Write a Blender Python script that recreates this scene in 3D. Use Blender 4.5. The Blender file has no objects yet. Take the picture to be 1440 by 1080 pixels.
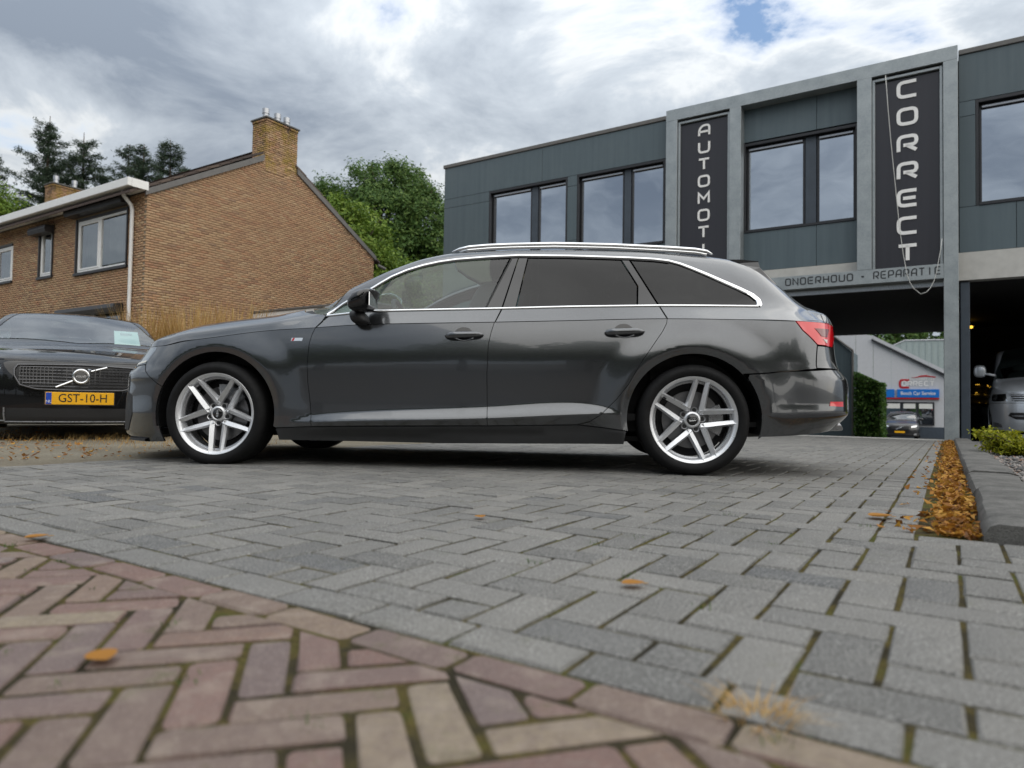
import bpy, math, random
import numpy as np
from mathutils import Vector, Matrix
from mathutils.geometry import delaunay_2d_cdt
R = math.radians
SC = bpy.context.scene
COL = SC.collection
random.seed(7); RNG = np.random.default_rng(7)
YAW = R(32.65)                      # the yard's axes: x along the facade, y towards it

# ------------------------------------------------------------------ camera
cam_d = bpy.data.cameras.new('camera'); cam = bpy.data.objects.new('camera', cam_d); COL.objects.link(cam)
_p = math.atan(30/957); _a = math.atan(.016)
_f = Vector((0, math.cos(_p), math.sin(_p))); _u = Vector((0, -math.sin(_p), math.cos(_p))); _r = Vector((1, 0, 0))
CR = _r*math.cos(_a)+_u*math.sin(_a); CU = _u*math.cos(_a)-_r*math.sin(_a); CF = _f
CAMZ = .38
cam.matrix_world = Matrix(((CR.x, CU.x, -CF.x, 0), (CR.y, CU.y, -CF.y, 0), (CR.z, CU.z, -CF.z, CAMZ), (0, 0, 0, 1)))
cam_d.sensor_width = 36; cam_d.lens = 957/1440*36; cam_d.clip_start = .05; cam_d.clip_end = 3000
cam_d.dof.use_dof = True; cam_d.dof.focus_distance = 4.3; cam_d.dof.aperture_fstop = 2.6
SC.camera = cam
def project(p):
    d = Vector(p)-Vector((0, 0, CAMZ)); z = d.dot(CF)
    if z < .05: return None
    return 720+957*d.dot(CR)/z, 540-957*d.dot(CU)/z, z

# ------------------------------------------------------------------ sky and sun
SUN_EL, SUN_AZ = 48, 132            # azimuth clockwise from +Y
SKY_A, SKY_B = (16.62, 15., 0), (13.62, 1., 0)
w = bpy.data.worlds.new('World'); SC.world = w; w.use_nodes = True
nt = w.node_tree; nt.nodes.clear()
def wn(t, **k):
    n = nt.nodes.new(t)
    for a, b in k.items(): setattr(n, a, b)
    return n
def wl(a, b): nt.links.new(a, b)
def wmath(op, a, b=None, clamp=False):
    n = wn('ShaderNodeMath', operation=op, use_clamp=clamp)
    for i, v in enumerate((a, b)):
        if v is None: continue
        if isinstance(v, (int, float)): n.inputs[i].default_value = v
        else: wl(v, n.inputs[i])
    return n.outputs[0]
out = wn('ShaderNodeOutputWorld'); bg = wn('ShaderNodeBackground'); wl(bg.outputs[0], out.inputs[0])
sky = wn('ShaderNodeTexSky', sky_type='NISHITA', sun_disc=False, sun_elevation=R(SUN_EL), sun_rotation=R(SUN_AZ), air_density=1.2, dust_density=1.5, ozone_density=1.5)
tc = wn('ShaderNodeTexCoord'); sep = wn('ShaderNodeSeparateXYZ'); wl(tc.outputs['Generated'], sep.inputs[0])
zz = wmath('ADD', wmath('MAXIMUM', sep.outputs[2], 0.0), .20)
comb = wn('ShaderNodeCombineXYZ'); wl(wmath('DIVIDE', sep.outputs[0], zz), comb.inputs[0]); wl(wmath('DIVIDE', sep.outputs[1], zz), comb.inputs[1])
def wnoise(scale, detail, rough, off, dist=0.):
    m = wn('ShaderNodeMapping'); m.inputs['Location'].default_value = off; wl(comb.outputs[0], m.inputs[0])
    n = wn('ShaderNodeTexNoise'); n.inputs['Scale'].default_value = scale; n.inputs['Detail'].default_value = detail
    n.inputs['Roughness'].default_value = rough; n.inputs['Distortion'].default_value = dist; wl(m.outputs[0], n.inputs[0]); return n.outputs[0]
def wramp(fac, stops):
    n = wn('ShaderNodeValToRGB'); wl(fac, n.inputs[0]); e = n.color_ramp.elements
    while len(e) < len(stops): e.new(.5)
    for el, (p, c) in zip(e, stops):
        el.position = p; el.color = (*c, 1) if len(c) == 3 else c
    return n.outputs[0]
def wmix(fac, a, b):
    n = wn('ShaderNodeMix', data_type='RGBA')
    if isinstance(fac, (int, float)): n.inputs[0].default_value = fac
    else: wl(fac, n.inputs[0])
    for i, v in ((6, a), (7, b)):
        if isinstance(v, tuple): n.inputs[i].default_value = (*v, 1)
        else: wl(v, n.inputs[i])
    return n.outputs[2]
big = wnoise(.62, 3, .5, SKY_A, .3)
fine = wnoise(2.6, 9, .60, SKY_B, .35)
dens = wmath('ADD', wmath('MULTIPLY', big, .54), wmath('MULTIPLY', fine, .46))
cover = wramp(dens, [(.372, (0, 0, 0)), (.437, (1, 1, 1))])            # where cloud hides the blue
shade = wramp(dens, [(.375, (.80, .79, .77)), (.42, (.56, .575, .58)), (.475, (.355, .39, .43)), (.60, (.165, .195, .24))])
skyc = wn('ShaderNodeVectorMath', operation='SCALE'); wl(sky.outputs[0], skyc.inputs[0]); skyc.inputs[3].default_value = .10
haze = wramp(sep.outputs[2], [(.0, (1, 1, 1)), (.06, (.85, .85, .85)), (.30, (0, 0, 0))])
cl = wmix(wmath('MULTIPLY', haze, .8), shade, (.44, .50, .56))
wl(wmix(cover, skyc.outputs[0], cl), bg.inputs[0])
wl(wmath('ADD', wmath('MULTIPLY', wmath('MAXIMUM', sep.outputs[2], 0.), 1.25), .45), bg.inputs[1])   # an overcast sky is brighter overhead
sun_d = bpy.data.lights.new('sun', 'SUN'); sun = bpy.data.objects.new('sun', sun_d); COL.objects.link(sun)
sun_d.energy = 1.45; sun_d.angle = R(110); sun_d.color = (1, .93, .82)
_sd = Vector((math.sin(R(SUN_AZ))*math.cos(R(SUN_EL)), math.cos(R(SUN_AZ))*math.cos(R(SUN_EL)), math.sin(R(SUN_EL))))
sun.rotation_euler = _sd.to_track_quat('Z', 'Y').to_euler(); sun.location = (0, 0, 30)
SC.view_settings.view_transform = 'Standard'; SC.view_settings.look = 'None'; SC.view_settings.gamma = 1
SC.view_settings.exposure = 0.95; SC.view_settings.use_curve_mapping = False
SC.cycles.use_denoising = True; SC.cycles.max_bounces = 6; SC.cycles.transparent_max_bounces = 12
SC.cycles.caustics_reflective = False; SC.cycles.caustics_refractive = False; SC.cycles.sample_clamp_indirect = 6

# ------------------------------------------------------------------ materials
MATS = {}
class NT:
    def __init__(s, name):
        s.m = bpy.data.materials.new(name); s.m.use_nodes = True; s.t = s.m.node_tree
        s.b = s.t.nodes['Principled BSDF']; s.out = s.t.nodes['Material Output']
    def n(s, t, **k):
        o = s.t.nodes.new(t)
        for a, b in k.items(): setattr(o, a, b)
        return o
    def l(s, a, b): s.t.links.new(a, b)
    def put(s, sock, v):
        if isinstance(v, tuple) and len(v) == 3 and sock.type == 'RGBA': v = (*v, 1)
        if hasattr(v, 'is_output'): s.l(v, sock)
        else: sock.default_value = v
    def coord(s, kind='Object'): return s.n('ShaderNodeTexCoord').outputs[kind]
    def pos(s): return s.n('ShaderNodeNewGeometry').outputs['Position']
    def mapv(s, v, scale=(1, 1, 1), rot=(0, 0, 0)):
        m = s.n('ShaderNodeMapping'); s.l(v, m.inputs[0]); m.inputs['Scale'].default_value = scale; m.inputs['Rotation'].default_value = rot; return m.outputs[0]
    def noise(s, v, scale, detail=4, rough=.55, dist=0.):
        n = s.n('ShaderNodeTexNoise'); s.l(v, n.inputs[0]); n.inputs['Scale'].default_value = scale; n.inputs['Detail'].default_value = detail
        n.inputs['Roughness'].default_value = rough; n.inputs['Distortion'].default_value = dist; return n.outputs[0]
    def ramp(s, fac, stops, interp='LINEAR'):
        n = s.n('ShaderNodeValToRGB'); s.l(fac, n.inputs[0]); e = n.color_ramp.elements; n.color_ramp.interpolation = interp
        while len(e) < len(stops): e.new(.5)
        for el, (p, c) in zip(e, stops):
            el.position = p; el.color = (c, c, c, 1) if isinstance(c, (int, float)) else (*c, 1)
        return n.outputs[0]
    def mix(s, fac, a, b, blend='MIX'):
        n = s.n('ShaderNodeMix', data_type='RGBA', blend_type=blend); s.put(n.inputs[0], fac); s.put(n.inputs[6], a); s.put(n.inputs[7], b); return n.outputs[2]
    def math(s, op, a, b=0., clamp=False):
        n = s.n('ShaderNodeMath', operation=op, use_clamp=clamp); s.put(n.inputs[0], a); s.put(n.inputs[1], b); return n.outputs[0]
    def bump(s, h, strength=.3, dist=.01):
        n = s.n('ShaderNodeBump'); s.l(h, n.inputs['Height']); n.inputs['Strength'].default_value = strength; n.inputs['Distance'].default_value = dist
        s.l(n.outputs[0], s.b.inputs['Normal']); return n
    def rnd(s):                      # one value per object and per loose piece
        a = s.n('ShaderNodeObjectInfo').outputs['Random']; b = s.n('ShaderNodeNewGeometry').outputs['Random Per Island']
        return s.math('FRACT', s.math('ADD', s.math('MULTIPLY', a, 7.31), b))
    def done(s, base=None, rough=None, metal=None, spec=None, coat=None, coatr=None):
        for k, v in (('Base Color', base), ('Roughness', rough), ('Metallic', metal), ('Specular IOR Level', spec), ('Coat Weight', coat), ('Coat Roughness', coatr)):
            if v is not None: s.put(s.b.inputs[k], v)
        MATS[s.m.name] = s.m; return s.m
def simple(name, col, rough=.5, metal=0., spec=.5, coat=0., var=.12, vs=6., bump=0., bs=60.):
    n = NT(name); c = n.coord()
    f = n.noise(c, vs, 4)
    base = n.mix(n.ramp(f, [(.3, 0.), (.7, 1.)]), tuple(v*(1-var) for v in col), tuple(min(1, v*(1+var)) for v in col))
    if bump: n.bump(n.noise(c, bs, 3), bump, .004)
    return n.done(base, n.ramp(n.noise(c, vs*3, 3), [(.3, max(0, rough-.06)), (.7, min(1, rough+.06))]), metal, spec, coat, .03)
def M(n): return MATS[n]

simple('black_plastic', (.012, .012, .013), .5)
simple('black_gloss', (.006, .006, .007), .09, coat=.6, var=.05)
simple('rubber', (.006, .006, .0065), .7, spec=.25, var=.3, vs=14, bump=.15, bs=90)
simple('chrome', (.78, .79, .80), .16, 1., var=.03)
simple('alloy', (.72, .73, .75), .33, .65, coat=.3, var=.03, vs=8)
simple('alloy_grey', (.40, .41, .43), .3, .8, var=.05, vs=20)
simple('disc_steel', (.22, .22, .23), .35, .9)
simple('dark_metal', (.03, .03, .033), .45, .5)
simple('interior', (.02, .02, .022), .7)
simple('seat_cloth', (.035, .035, .038), .8)
simple('white_pvc', (.78, .78, .77), .35, var=.04)
simple('letter_white', (.86, .85, .83), .45, var=.04)
simple('sill_shade', (.035, .036, .038), .5, .3, coat=.15, var=.2, vs=3)  # body paint darkened and dulled: the sill's downward-facing shade put into its colour
simple('letter_dark', (.03, .033, .036), .5)
simple('dark_frame', (.022, .023, .027), .4)
simple('shutter_black', (.02, .019, .02), .42)
simple('zinc_grey', (.13, .125, .12), .6, bump=.3, bs=20)
simple('cable_white', (.6, .6, .57), .5)
simple('plate_yellow', (.86, .44, .008), .4, var=.03)
simple('plate_blue', (.01, .06, .42), .4, var=.03)
simple('sign_blue', (.004, .16, .56), .4, var=.05)
simple('logo_red', (.45, .012, .02), .4, var=.05)
simple('blinds', (.72, .72, .68), .7, var=.04)
simple('concrete_wall', (.50, .49, .46), .8, var=.08, bump=.2, bs=40)
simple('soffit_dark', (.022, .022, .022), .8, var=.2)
simple('paper_white', (.75, .82, .82), .6, var=.03)
simple('clad_white', (.52, .53, .55), .5, var=.04)
simple('roof_sheet', (.36, .42, .41), .45, var=.06)
simple('plinth_blue', (.05, .065, .085), .5)
simple('stem_wood', (.07, .05, .035), .85, var=.3, bump=.6, bs=30)
simple('curtain', (.45, .45, .42), .85)
def paint(name, col, metal=.6, rough=.32, flake=.25, spec=.5):
    n = NT(name); c = n.coord()
    f = n.noise(c, 900, 1)
    base = n.mix(n.ramp(f, [(.35, 0.), (.65, 1.)]), tuple(v*(1-flake) for v in col), tuple(v*(1+flake) for v in col))
    dust = n.noise(c, 3, 4)
    return n.done(base, rough, metal, spec, 1., n.ramp(dust, [(.3, .015), (.75, .05)]))
paint('paint_grey', (.102, .107, .114), .85, .20)
paint('paint_black', (.003, .003, .0035), 0., .5, spec=.1)
paint('paint_silver', (.56, .60, .65), .5, .36)
paint('gunmetal', (.06, .06, .065), .7, .3)
paint('paint_deep', (.006, .007, .009), .3, .3)
def glass(name, tint, through, rough=.0, f0=.06):
    n = NT(name); n.t.nodes.remove(n.b)
    lw = n.n('ShaderNodeLayerWeight'); lw.inputs[0].default_value = .5
    fr = n.math('ADD', n.math('MULTIPLY', n.math('POWER', lw.outputs['Facing'], 4.), 1-f0), f0, True)
    g = n.n('ShaderNodeBsdfGlossy'); g.inputs['Roughness'].default_value = rough; g.inputs[0].default_value = (.86, .92, 1, 1) if not through else (1, 1, 1, 1)
    wob = n.n('ShaderNodeBump'); n.l(n.noise(n.coord(), 1.6, 1), wob.inputs['Height']); wob.inputs['Strength'].default_value = .06; wob.inputs['Distance'].default_value = .05
    n.l(wob.outputs[0], g.inputs['Normal'])
    if through:
        t = n.n('ShaderNodeBsdfTransparent'); t.inputs[0].default_value = (*tint, 1)
    else:
        t = n.n('ShaderNodeBsdfDiffuse'); t.inputs[0].default_value = (*tint, 1)
    mx = n.n('ShaderNodeMixShader'); n.l(fr, mx.inputs[0])
    n.l(t.outputs[0], mx.inputs[1]); n.l(g.outputs[0], mx.inputs[2]); n.l(mx.outputs[0], n.out.inputs[0]); MATS[name] = n.m
glass('glass_clear', (.66, .78, .75), True, f0=.055)
glass('glass_privacy', (.035, .035, .04), True, f0=.035)
glass('glass_window', (.016, .02, .026), False, .0, .62)
glass('glass_house', (.45, .50, .50), True, f0=.22)
glass('glass_screen', (.62, .76, .73), True, f0=.15)
glass('glass_lamp', (.75, .78, .8), True, f0=.04)
def mk():
    # galvanised steel
    n = NT('galvanised'); c = n.coord(); v = n.n('ShaderNodeTexVoronoi'); n.l(c, v.inputs[0]); v.inputs['Scale'].default_value = 45
    f = n.mix(.75, v.outputs['Color'], n.noise(c, 4, 6)); g = n.n('ShaderNodeRGBToBW'); n.l(f, g.inputs[0])
    n.done(n.ramp(g.outputs[0], [(.25, (.27, .30, .31)), (.75, (.40, .43, .44))]), n.ramp(g.outputs[0], [(.2, .38), (.8, .55)]), .55)
    # green-grey fibre cement cladding with faint streaks
    n = NT('cladding'); c = n.coord(); st = n.noise(n.mapv(c, (4, 4, .18)), 2.4, 6, .6)
    base = n.mix(n.ramp(st, [(.3, 0.), (.72, 1.)]), (.078, .110, .127), (.104, .141, .160)); base = n.mix(n.ramp(n.noise(c, 1.1, 5), [(.5, 0.), (.75, .35)]), base, (.130, .162, .176))
    base = n.mix(n.math('MULTIPLY', n.rnd(), .25), base, (.05, .065, .07))
    n.done(base, n.ramp(n.noise(c, 8, 4), [(.3, .4), (.7, .58)]))
    # banner
    n = NT('banner'); c = n.coord(); st = n.noise(n.mapv(c, (9, 1, .12)), 1.5, 4)
    n.done(n.mix(st, (.022, .022, .028), (.035, .034, .042)), .34)
    # grey concrete pavers
    n = NT('paver_grey'); p = n.pos(); r = n.rnd()
    base = n.ramp(r, [(0, (.098, .096, .092)), (.25, (.138, .134, .126)), (.7, (.162, .157, .147)), (.93, (.183, .176, .162)), (1, (.078, .080, .083))])
    base = n.mix(n.ramp(n.noise(p, .9, 6, .65), [(.34, .5), (.56, 0.)]), base, (.085, .083, .078)); base = n.mix(n.ramp(n.noise(p, 2.3, 6, .7), [(.56, 0.), (.72, .35)]), base, (.22, .212, .195))
    sp = n.noise(p, 260, 2, .75); base = n.mix(n.ramp(sp, [(.52, 0.), (.68, .75)]), base, (.42, .42, .40)); base = n.mix(n.ramp(sp, [(.30, .7), (.44, 0.)]), base, (.055, .055, .055))
    ms = n.noise(p, 7, 6, .65); base = n.mix(n.ramp(ms, [(.60, 0.), (.78, .5)]), base, (.10, .105, .06))
    n.bump(n.math('ADD', n.noise(p, 420, 3, .7), n.math('MULTIPLY', n.noise(p, 60, 4), .8)), .5, .0035)
    n.done(base, n.ramp(n.noise(p, 30, 3), [(.3, .72), (.7, .9)]), spec=.35)
    # worn red-purple clinker bricks
    n = NT('clinker'); p = n.pos(); r = n.rnd()
    base = n.ramp(r, [(0, (.165, .102, .09)), (.15, (.20, .125, .108)), (.30, (.14, .108, .106)), (.42, (.22, .172, .125)), (.52, (.27, .235, .165)), (.60, (.24, .20, .145)), (.68, (.185, .115, .096)), (.80, (.135, .116, .118)), (.9, (.225, .152, .13)), (1, (.165, .128, .108))])
    base = n.mix(.25, base, (.17, .125, .11)); base = n.mix(n.ramp(n.noise(p, 55, 6, .65), [(.35, .55), (.65, 0.)]), base, (.13, .098, .09), 'MIX')
    base = n.mix(n.ramp(n.noise(p, 14, 4), [(.52, 0.), (.8, .55)]), base, (.33, .28, .23)); base = n.mix(n.ramp(n.noise(p, 9, 6, .7), [(.58, 0.), (.72, .6)]), base, (.10, .105, .05)); base = n.mix(n.ramp(n.noise(p, 300, 2, .7), [(.55, 0.), (.7, .5)]), base, (.40, .34, .30))
    n.bump(n.math('ADD', n.noise(p, 240, 4, .7), n.noise(p, 35, 4)), .45, .004)
    n.done(base, .92, spec=.12)
    # jointing: sand, moss and dirt between pavers
    n = NT('joint_moss'); p = n.pos(); a = n.noise(p, 6, 6, .6); b = n.noise(p, 120, 4, .7)
    base = n.ramp(a, [(.30, (.030, .027, .020)), (.45, (.065, .055, .030)), (.53, (.125, .10, .034)), (.66, (.095, .105, .025)), (.8, (.05, .06, .02))])
    base = n.mix(n.ramp(b, [(.35, .6), (.6, 0.)]), base, (.022, .02, .016)); n.bump(b, 1., .012); n.done(base, .95, spec=.1)
    # sandy, gravelly ground
    n = NT('sand'); p = n.pos(); a = n.noise(p, 1.4, 6); b = n.noise(p, 70, 5, .75)
    base = n.ramp(a, [(.3, (.16, .14, .105)), (.5, (.23, .205, .155)), (.7, (.27, .25, .20))]); base = n.mix(n.ramp(b, [(.38, .7), (.55, 0.)]), base, (.08, .07, .055))
    base = n.mix(n.ramp(n.noise(p, 5, 6, .7), [(.58, 0.), (.7, .7)]), base, (.21, .12, .045)); n.bump(b, .8, .012); n.done(base, .95, spec=.2)
    n = NT('asphalt'); p = n.pos(); b = n.noise(p, 90, 4, .7); n.bump(b, .6, .006)
    n.done(n.ramp(n.mix(.5, n.noise(p, 1, 5), b), [(.3, (.045, .045, .045)), (.7, (.10, .098, .094))]), .9, spec=.3)
    n = NT('grass_ground'); p = n.pos(); n.done(n.ramp(n.noise(p, 4, 6, .7), [(.3, (.035, .06, .015)), (.7, (.09, .11, .03))]), .95, spec=.1)
    # kerb stone
    n = NT('kerb_concrete'); p = n.pos(); a = n.noise(n.mapv(p, (1, 1, 1)), 9, 7, .7); b = n.noise(p, 180, 3, .7)
    base = n.ramp(a, [(.3, (.075, .074, .071)), (.55, (.145, .142, .134)), (.75, (.21, .205, .195))]); base = n.mix(n.ramp(b, [(.35, .5), (.55, 0.)]), base, (.05, .05, .048)); n.bump(n.math('ADD', b, a), .7, .006); n.done(base, .9, spec=.25)
    # gravel stones
    n = NT('gravel'); n.done(n.ramp(n.rnd(), [(0, (.05, .05, .05)), (.4, (.13, .125, .12)), (.7, (.22, .2, .185)), (.85, (.17, .09, .055)), (1, (.3, .28, .26))]), .8)
    n = NT('slate'); c = n.coord(); a = n.noise(n.mapv(c, (1, 1, 6)), 8, 6); n.bump(a, .8, .01); n.done(n.ramp(a, [(.3, (.04, .043, .046)), (.7, (.13, .135, .14))]), .45)
    # house brick
    for nm, tone in (('house_brick', 1.), ('chimney_brick', .8)):
        n = NT(nm); p = n.pos(); r = n.rnd()
        base = n.ramp(r, [(0, (.24*tone, .15*tone, .095*tone)), (.2, (.40, .27, .155)), (.45, (.46, .33, .19)), (.62, (.43, .24, .13)), (.78, (.50, .38, .23)), (.9, (.35, .175, .10)), (1, (.24, .18, .125))])
        base = n.mix(.3, base, (.40, .25, .165)); base = n.mix(n.ramp(n.noise(p, .55, 4), [(.38, 0.), (.62, .5)]), base, (.37, .215, .125)); base = n.mix(n.ramp(n.noise(p, .8, 5, .6), [(.54, 0.), (.72, .5)]), base, (.25, .19, .12))
        if nm == 'chimney_brick':
            base = n.mix(n.ramp(n.noise(p, 2.6, 6, .7), [(.44, 0.), (.6, .75)]), base, (.27, .19, .025)); base = n.mix(n.ramp(n.noise(p, 1.9, 5, .7), [(.56, 0.), (.66, .8)]), base, (.06, .045, .04))
        n.bump(n.noise(p, 90, 4, .7), .4, .004); n.done(base, .85, spec=.25)
    n = NT('mortar'); p = n.pos(); n.done(n.ramp(n.noise(p, 3, 5), [(.3, (.22, .175, .125)), (.7, (.30, .25, .19))]), .95, spec=.1)
    n = NT('roof_tile'); n.done(n.ramp(n.rnd(), [(0, (.055, .04, .035)), (.6, (.09, .062, .05)), (1, (.12, .09, .07))]), .75)
    # foliage: translucent leaves, tone varies from leaf to leaf
    for nm, c0, c1, c2 in (('leaf_dark', (.042, .092, .022), (.078, .152, .034), (.14, .21, .05)), ('leaf_light', (.07, .13, .016), (.14, .23, .028), (.23, .31, .05)),
                           ('needle', (.032, .052, .034), (.055, .085, .052), (.085, .12, .07)), ('hedge_leaf', (.03, .075, .016), (.06, .14, .025), (.12, .20, .04)),
                           ('shrub_gold', (.12, .15, .008), (.27, .29, .012), (.42, .40, .03)), ('dry_grass', (.30, .17, .05), (.50, .31, .11), (.62, .45, .21)),
                           ('leaf_fall', (.10, .042, .014), (.36, .15, .022), (.55, .31, .06)), ('leaf_mid', (.028, .068, .012), (.055, .115, .018), (.10, .15, .03))):
        n = NT(nm); r = n.n('ShaderNodeNewGeometry').outputs['Random Per Island']
        col = n.ramp(r, [(0, c0), (.5, c1), (1, c2)]); n.done(col, .6, spec=.25)
        tr = n.n('ShaderNodeBsdfTranslucent'); n.l(col, tr.inputs[0]); mx = n.n('ShaderNodeMixShader'); mx.inputs[0].default_value = .3
        n.l(n.b.outputs[0], mx.inputs[1]); n.l(tr.outputs[0], mx.inputs[2]); n.l(mx.outputs[0], n.out.inputs[0])
    # lamps
    n = NT('tail_red'); n.done((.72, .010, .018), .12, coat=1., coatr=.02); n.put(n.b.inputs['Specular IOR Level'], .6)
    n = NT('tail_dark'); n.done((.16, .003, .008), .1, coat=1., coatr=.02)
    n = NT('lamp_glow'); e = n.n('ShaderNodeEmission'); e.inputs[0].default_value = (1, .55, .06, 1); e.inputs[1].default_value = 1.1; n.l(e.outputs[0], n.out.inputs[0]); MATS['lamp_glow'] = n.m
mk()

# ------------------------------------------------------------------ mesh helpers
def link(o, parent=None):
    COL.objects.link(o)
    if parent: o.parent = parent
    return o
def empty(name, loc=(0, 0, 0), rz=0., parent=None):
    o = bpy.data.objects.new(name, None); o.empty_display_size = .1; link(o, parent); o.location = loc; o.rotation_euler = (0, 0, rz); return o
def tag(o, label=None, cat=None, group=None, kind=None):
    for k, v in (('label', label), ('category', cat), ('group', group), ('kind', kind)):
        if v: o[k] = v
    return o
def W(x, y, z=0.):                  # yard to world
    c, s = math.cos(YAW), math.sin(YAW); return Vector((x*c+y*s, -x*s+y*c, z))
def YD(o, loc=(0, 0, 0)):
    o.location = W(*loc); o.rotation_euler = (0, 0, -YAW); return o
class MB:
    def __init__(s, off=(0, 0, 0)): s.v = []; s.f = []; s.o = off; s.mi = []; s.cur = 0
    def add(s, vs, fs):
        b = len(s.v); s.v += [tuple(v) for v in vs]; s.f += [tuple(i+b for i in f) for f in fs]; s.mi += [s.cur]*len(fs); return s
    def box(s, x0, x1, y0, y1, z0, z1, ch=0.):
        if x0 > x1: x0, x1 = x1, x0
        if y0 > y1: y0, y1 = y1, y0
        if z0 > z1: z0, z1 = z1, z0
        if ch <= 0:
            return s.add([(x0, y0, z0), (x1, y0, z0), (x1, y1, z0), (x0, y1, z0), (x0, y0, z1), (x1, y0, z1), (x1, y1, z1), (x0, y1, z1)],
                         [(0, 3, 2, 1), (4, 5, 6, 7), (0, 1, 5, 4), (1, 2, 6, 5), (2, 3, 7, 6), (3, 0, 4, 7)])
        c = min(ch, (x1-x0)*.45, (y1-y0)*.45, (z1-z0)*.45); V = []; F = []
        # chamfered box: each face inset, edges and corners closed
        P = {}
        for ax in range(3):
            for sg in (0, 1):
                for a in (0, 1):
                    for b in (0, 1):
                        o = [0, 0, 0]; lo = (x0, y0, z0); hi = (x1, y1, z1); u, w_ = (ax+1) % 3, (ax+2) % 3
                        o[ax] = hi[ax] if sg else lo[ax]; o[u] = hi[u]-c if a else lo[u]+c; o[w_] = hi[w_]-c if b else lo[w_]+c
                        k = [0, 0, 0]; k[ax] = sg; k[u] = a; k[w_] = b; P[(ax, *k)] = len(V); V.append(tuple(o))
        for ax in range(3):
            u, w_ = (ax+1) % 3, (ax+2) % 3
            for sg in (0, 1):
                q = []
                for a, b in ((0, 0), (1, 0), (1, 1), (0, 1)):
                    k = [0, 0, 0]; k[ax] = sg; k[u] = a; k[w_] = b; q.append(P[(ax, *k)])
                F.append(tuple(q) if sg else tuple(q[::-1]))
            for a in (0, 1):       # edges parallel to ax
                for b in (0, 1):
                    k0 = [0, 0, 0]; k1 = [0, 0, 0]; k1[ax] = 1
                    for k in (k0, k1): k[u] = a; k[w_] = b
                    q = (P[(u, *k0)], P[(u, *k1)], P[(w_, *k1)], P[(w_, *k0)])
                    F.append(q if (a == b) else q[::-1])
        for a in (0, 1):
            for b in (0, 1):
                for d in (0, 1):
                    t = (P[(0, a, b, d)], P[(1, a, b, d)], P[(2, a, b, d)]); F.append(t if (a+b+d) % 2 else t[::-1])
        return s.add(V, F)
    def prism(s, poly, d0, d1, ax='y'):   # polygon (a, b) swept along an axis; for 'y' a = x, b = z
        n = len(poly)
        def P(a, b, d): return {'y': (a, d, b), 'x': (d, a, b), 'z': (a, b, d)}[ax]
        vs = [P(a, b, d0) for a, b in poly]+[P(a, b, d1) for a, b in poly]
        ar = sum(poly[i][0]*poly[(i+1) % n][1]-poly[(i+1) % n][0]*poly[i][1] for i in range(n))
        fs = [tuple(range(n)), tuple(range(2*n-1, n-1, -1))]+[(i, n+i, n+(i+1) % n, (i+1) % n) for i in range(n)]
        flip = (ar > 0) ^ (ax == 'y') ^ (d1 < d0)
        if flip: fs = [f[::-1] for f in fs]
        return s.add(vs, fs)
    def tube(s, pts, r, seg=8, caps=True):
        pts = [Vector(p) for p in pts]; n = len(pts); rs = r if isinstance(r, (list, tuple)) else [r]*n; vs = []; fs = []
        up = Vector((0, 0, 1)); t0 = (pts[1]-pts[0]).normalized()
        if abs(t0.dot(up)) > .95: up = Vector((1, 0, 0))
        for i, p in enumerate(pts):
            t = (pts[min(i+1, n-1)]-pts[max(i-1, 0)]).normalized(); a = up.cross(t)
            if a.length < 1e-5: a = Vector((1, 0, 0)).cross(t)
            a.normalize(); b = t.cross(a); up = b
            for k in range(seg):
                an = 2*math.pi*k/seg; vs.append(p+(a*math.cos(an)+b*math.sin(an))*rs[i])
        for i in range(n-1):
            for k in range(seg): fs.append((i*seg+k, i*seg+(k+1) % seg, (i+1)*seg+(k+1) % seg, (i+1)*seg+k))
        if caps: fs += [tuple(range(seg))[::-1], tuple(range((n-1)*seg, n*seg))]
        return s.add(vs, fs)
    def lathe(s, prof, seg=48, c=(0, 0, 0), closed=False):   # profile (r, y) turned about the y axis
        m = len(prof); vs = []; fs = []
        for k in range(seg):
            a = 2*math.pi*k/seg
            for r_, y in prof: vs.append((c[0]+r_*math.cos(a), c[1]+y, c[2]+r_*math.sin(a)))
        for k in range(seg):
            k2 = (k+1) % seg
            for i in range(m if closed else m-1):
                j = (i+1) % m; fs.append((k*m+i, k*m+j, k2*m+j, k2*m+i))
        return s.add(vs, fs)
    def quad(s, a, b, c, d): return s.add([a, b, c, d], [(0, 1, 2, 3)])
    def build(s, name, mat, parent=None, smooth=False, loc=None, auto=None):
        me = bpy.data.meshes.new(name); o_ = s.o
        me.from_pydata([(v[0]-o_[0], v[1]-o_[1], v[2]-o_[2]) for v in s.v], [], s.f)
        for m_ in (mat if isinstance(mat, (list, tuple)) else [mat]): me.materials.append(M(m_) if isinstance(m_, str) else m_)
        if any(s.mi): me.polygons.foreach_set('material_index', s.mi)
        if smooth or auto:
            me.polygons.foreach_set('use_smooth', [True]*len(me.polygons))
            if auto: me.set_sharp_from_angle(angle=R(auto))
        me.update(); o = bpy.data.objects.new(name, me); link(o, parent)
        if loc is not None: o.location = loc
        return o
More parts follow.
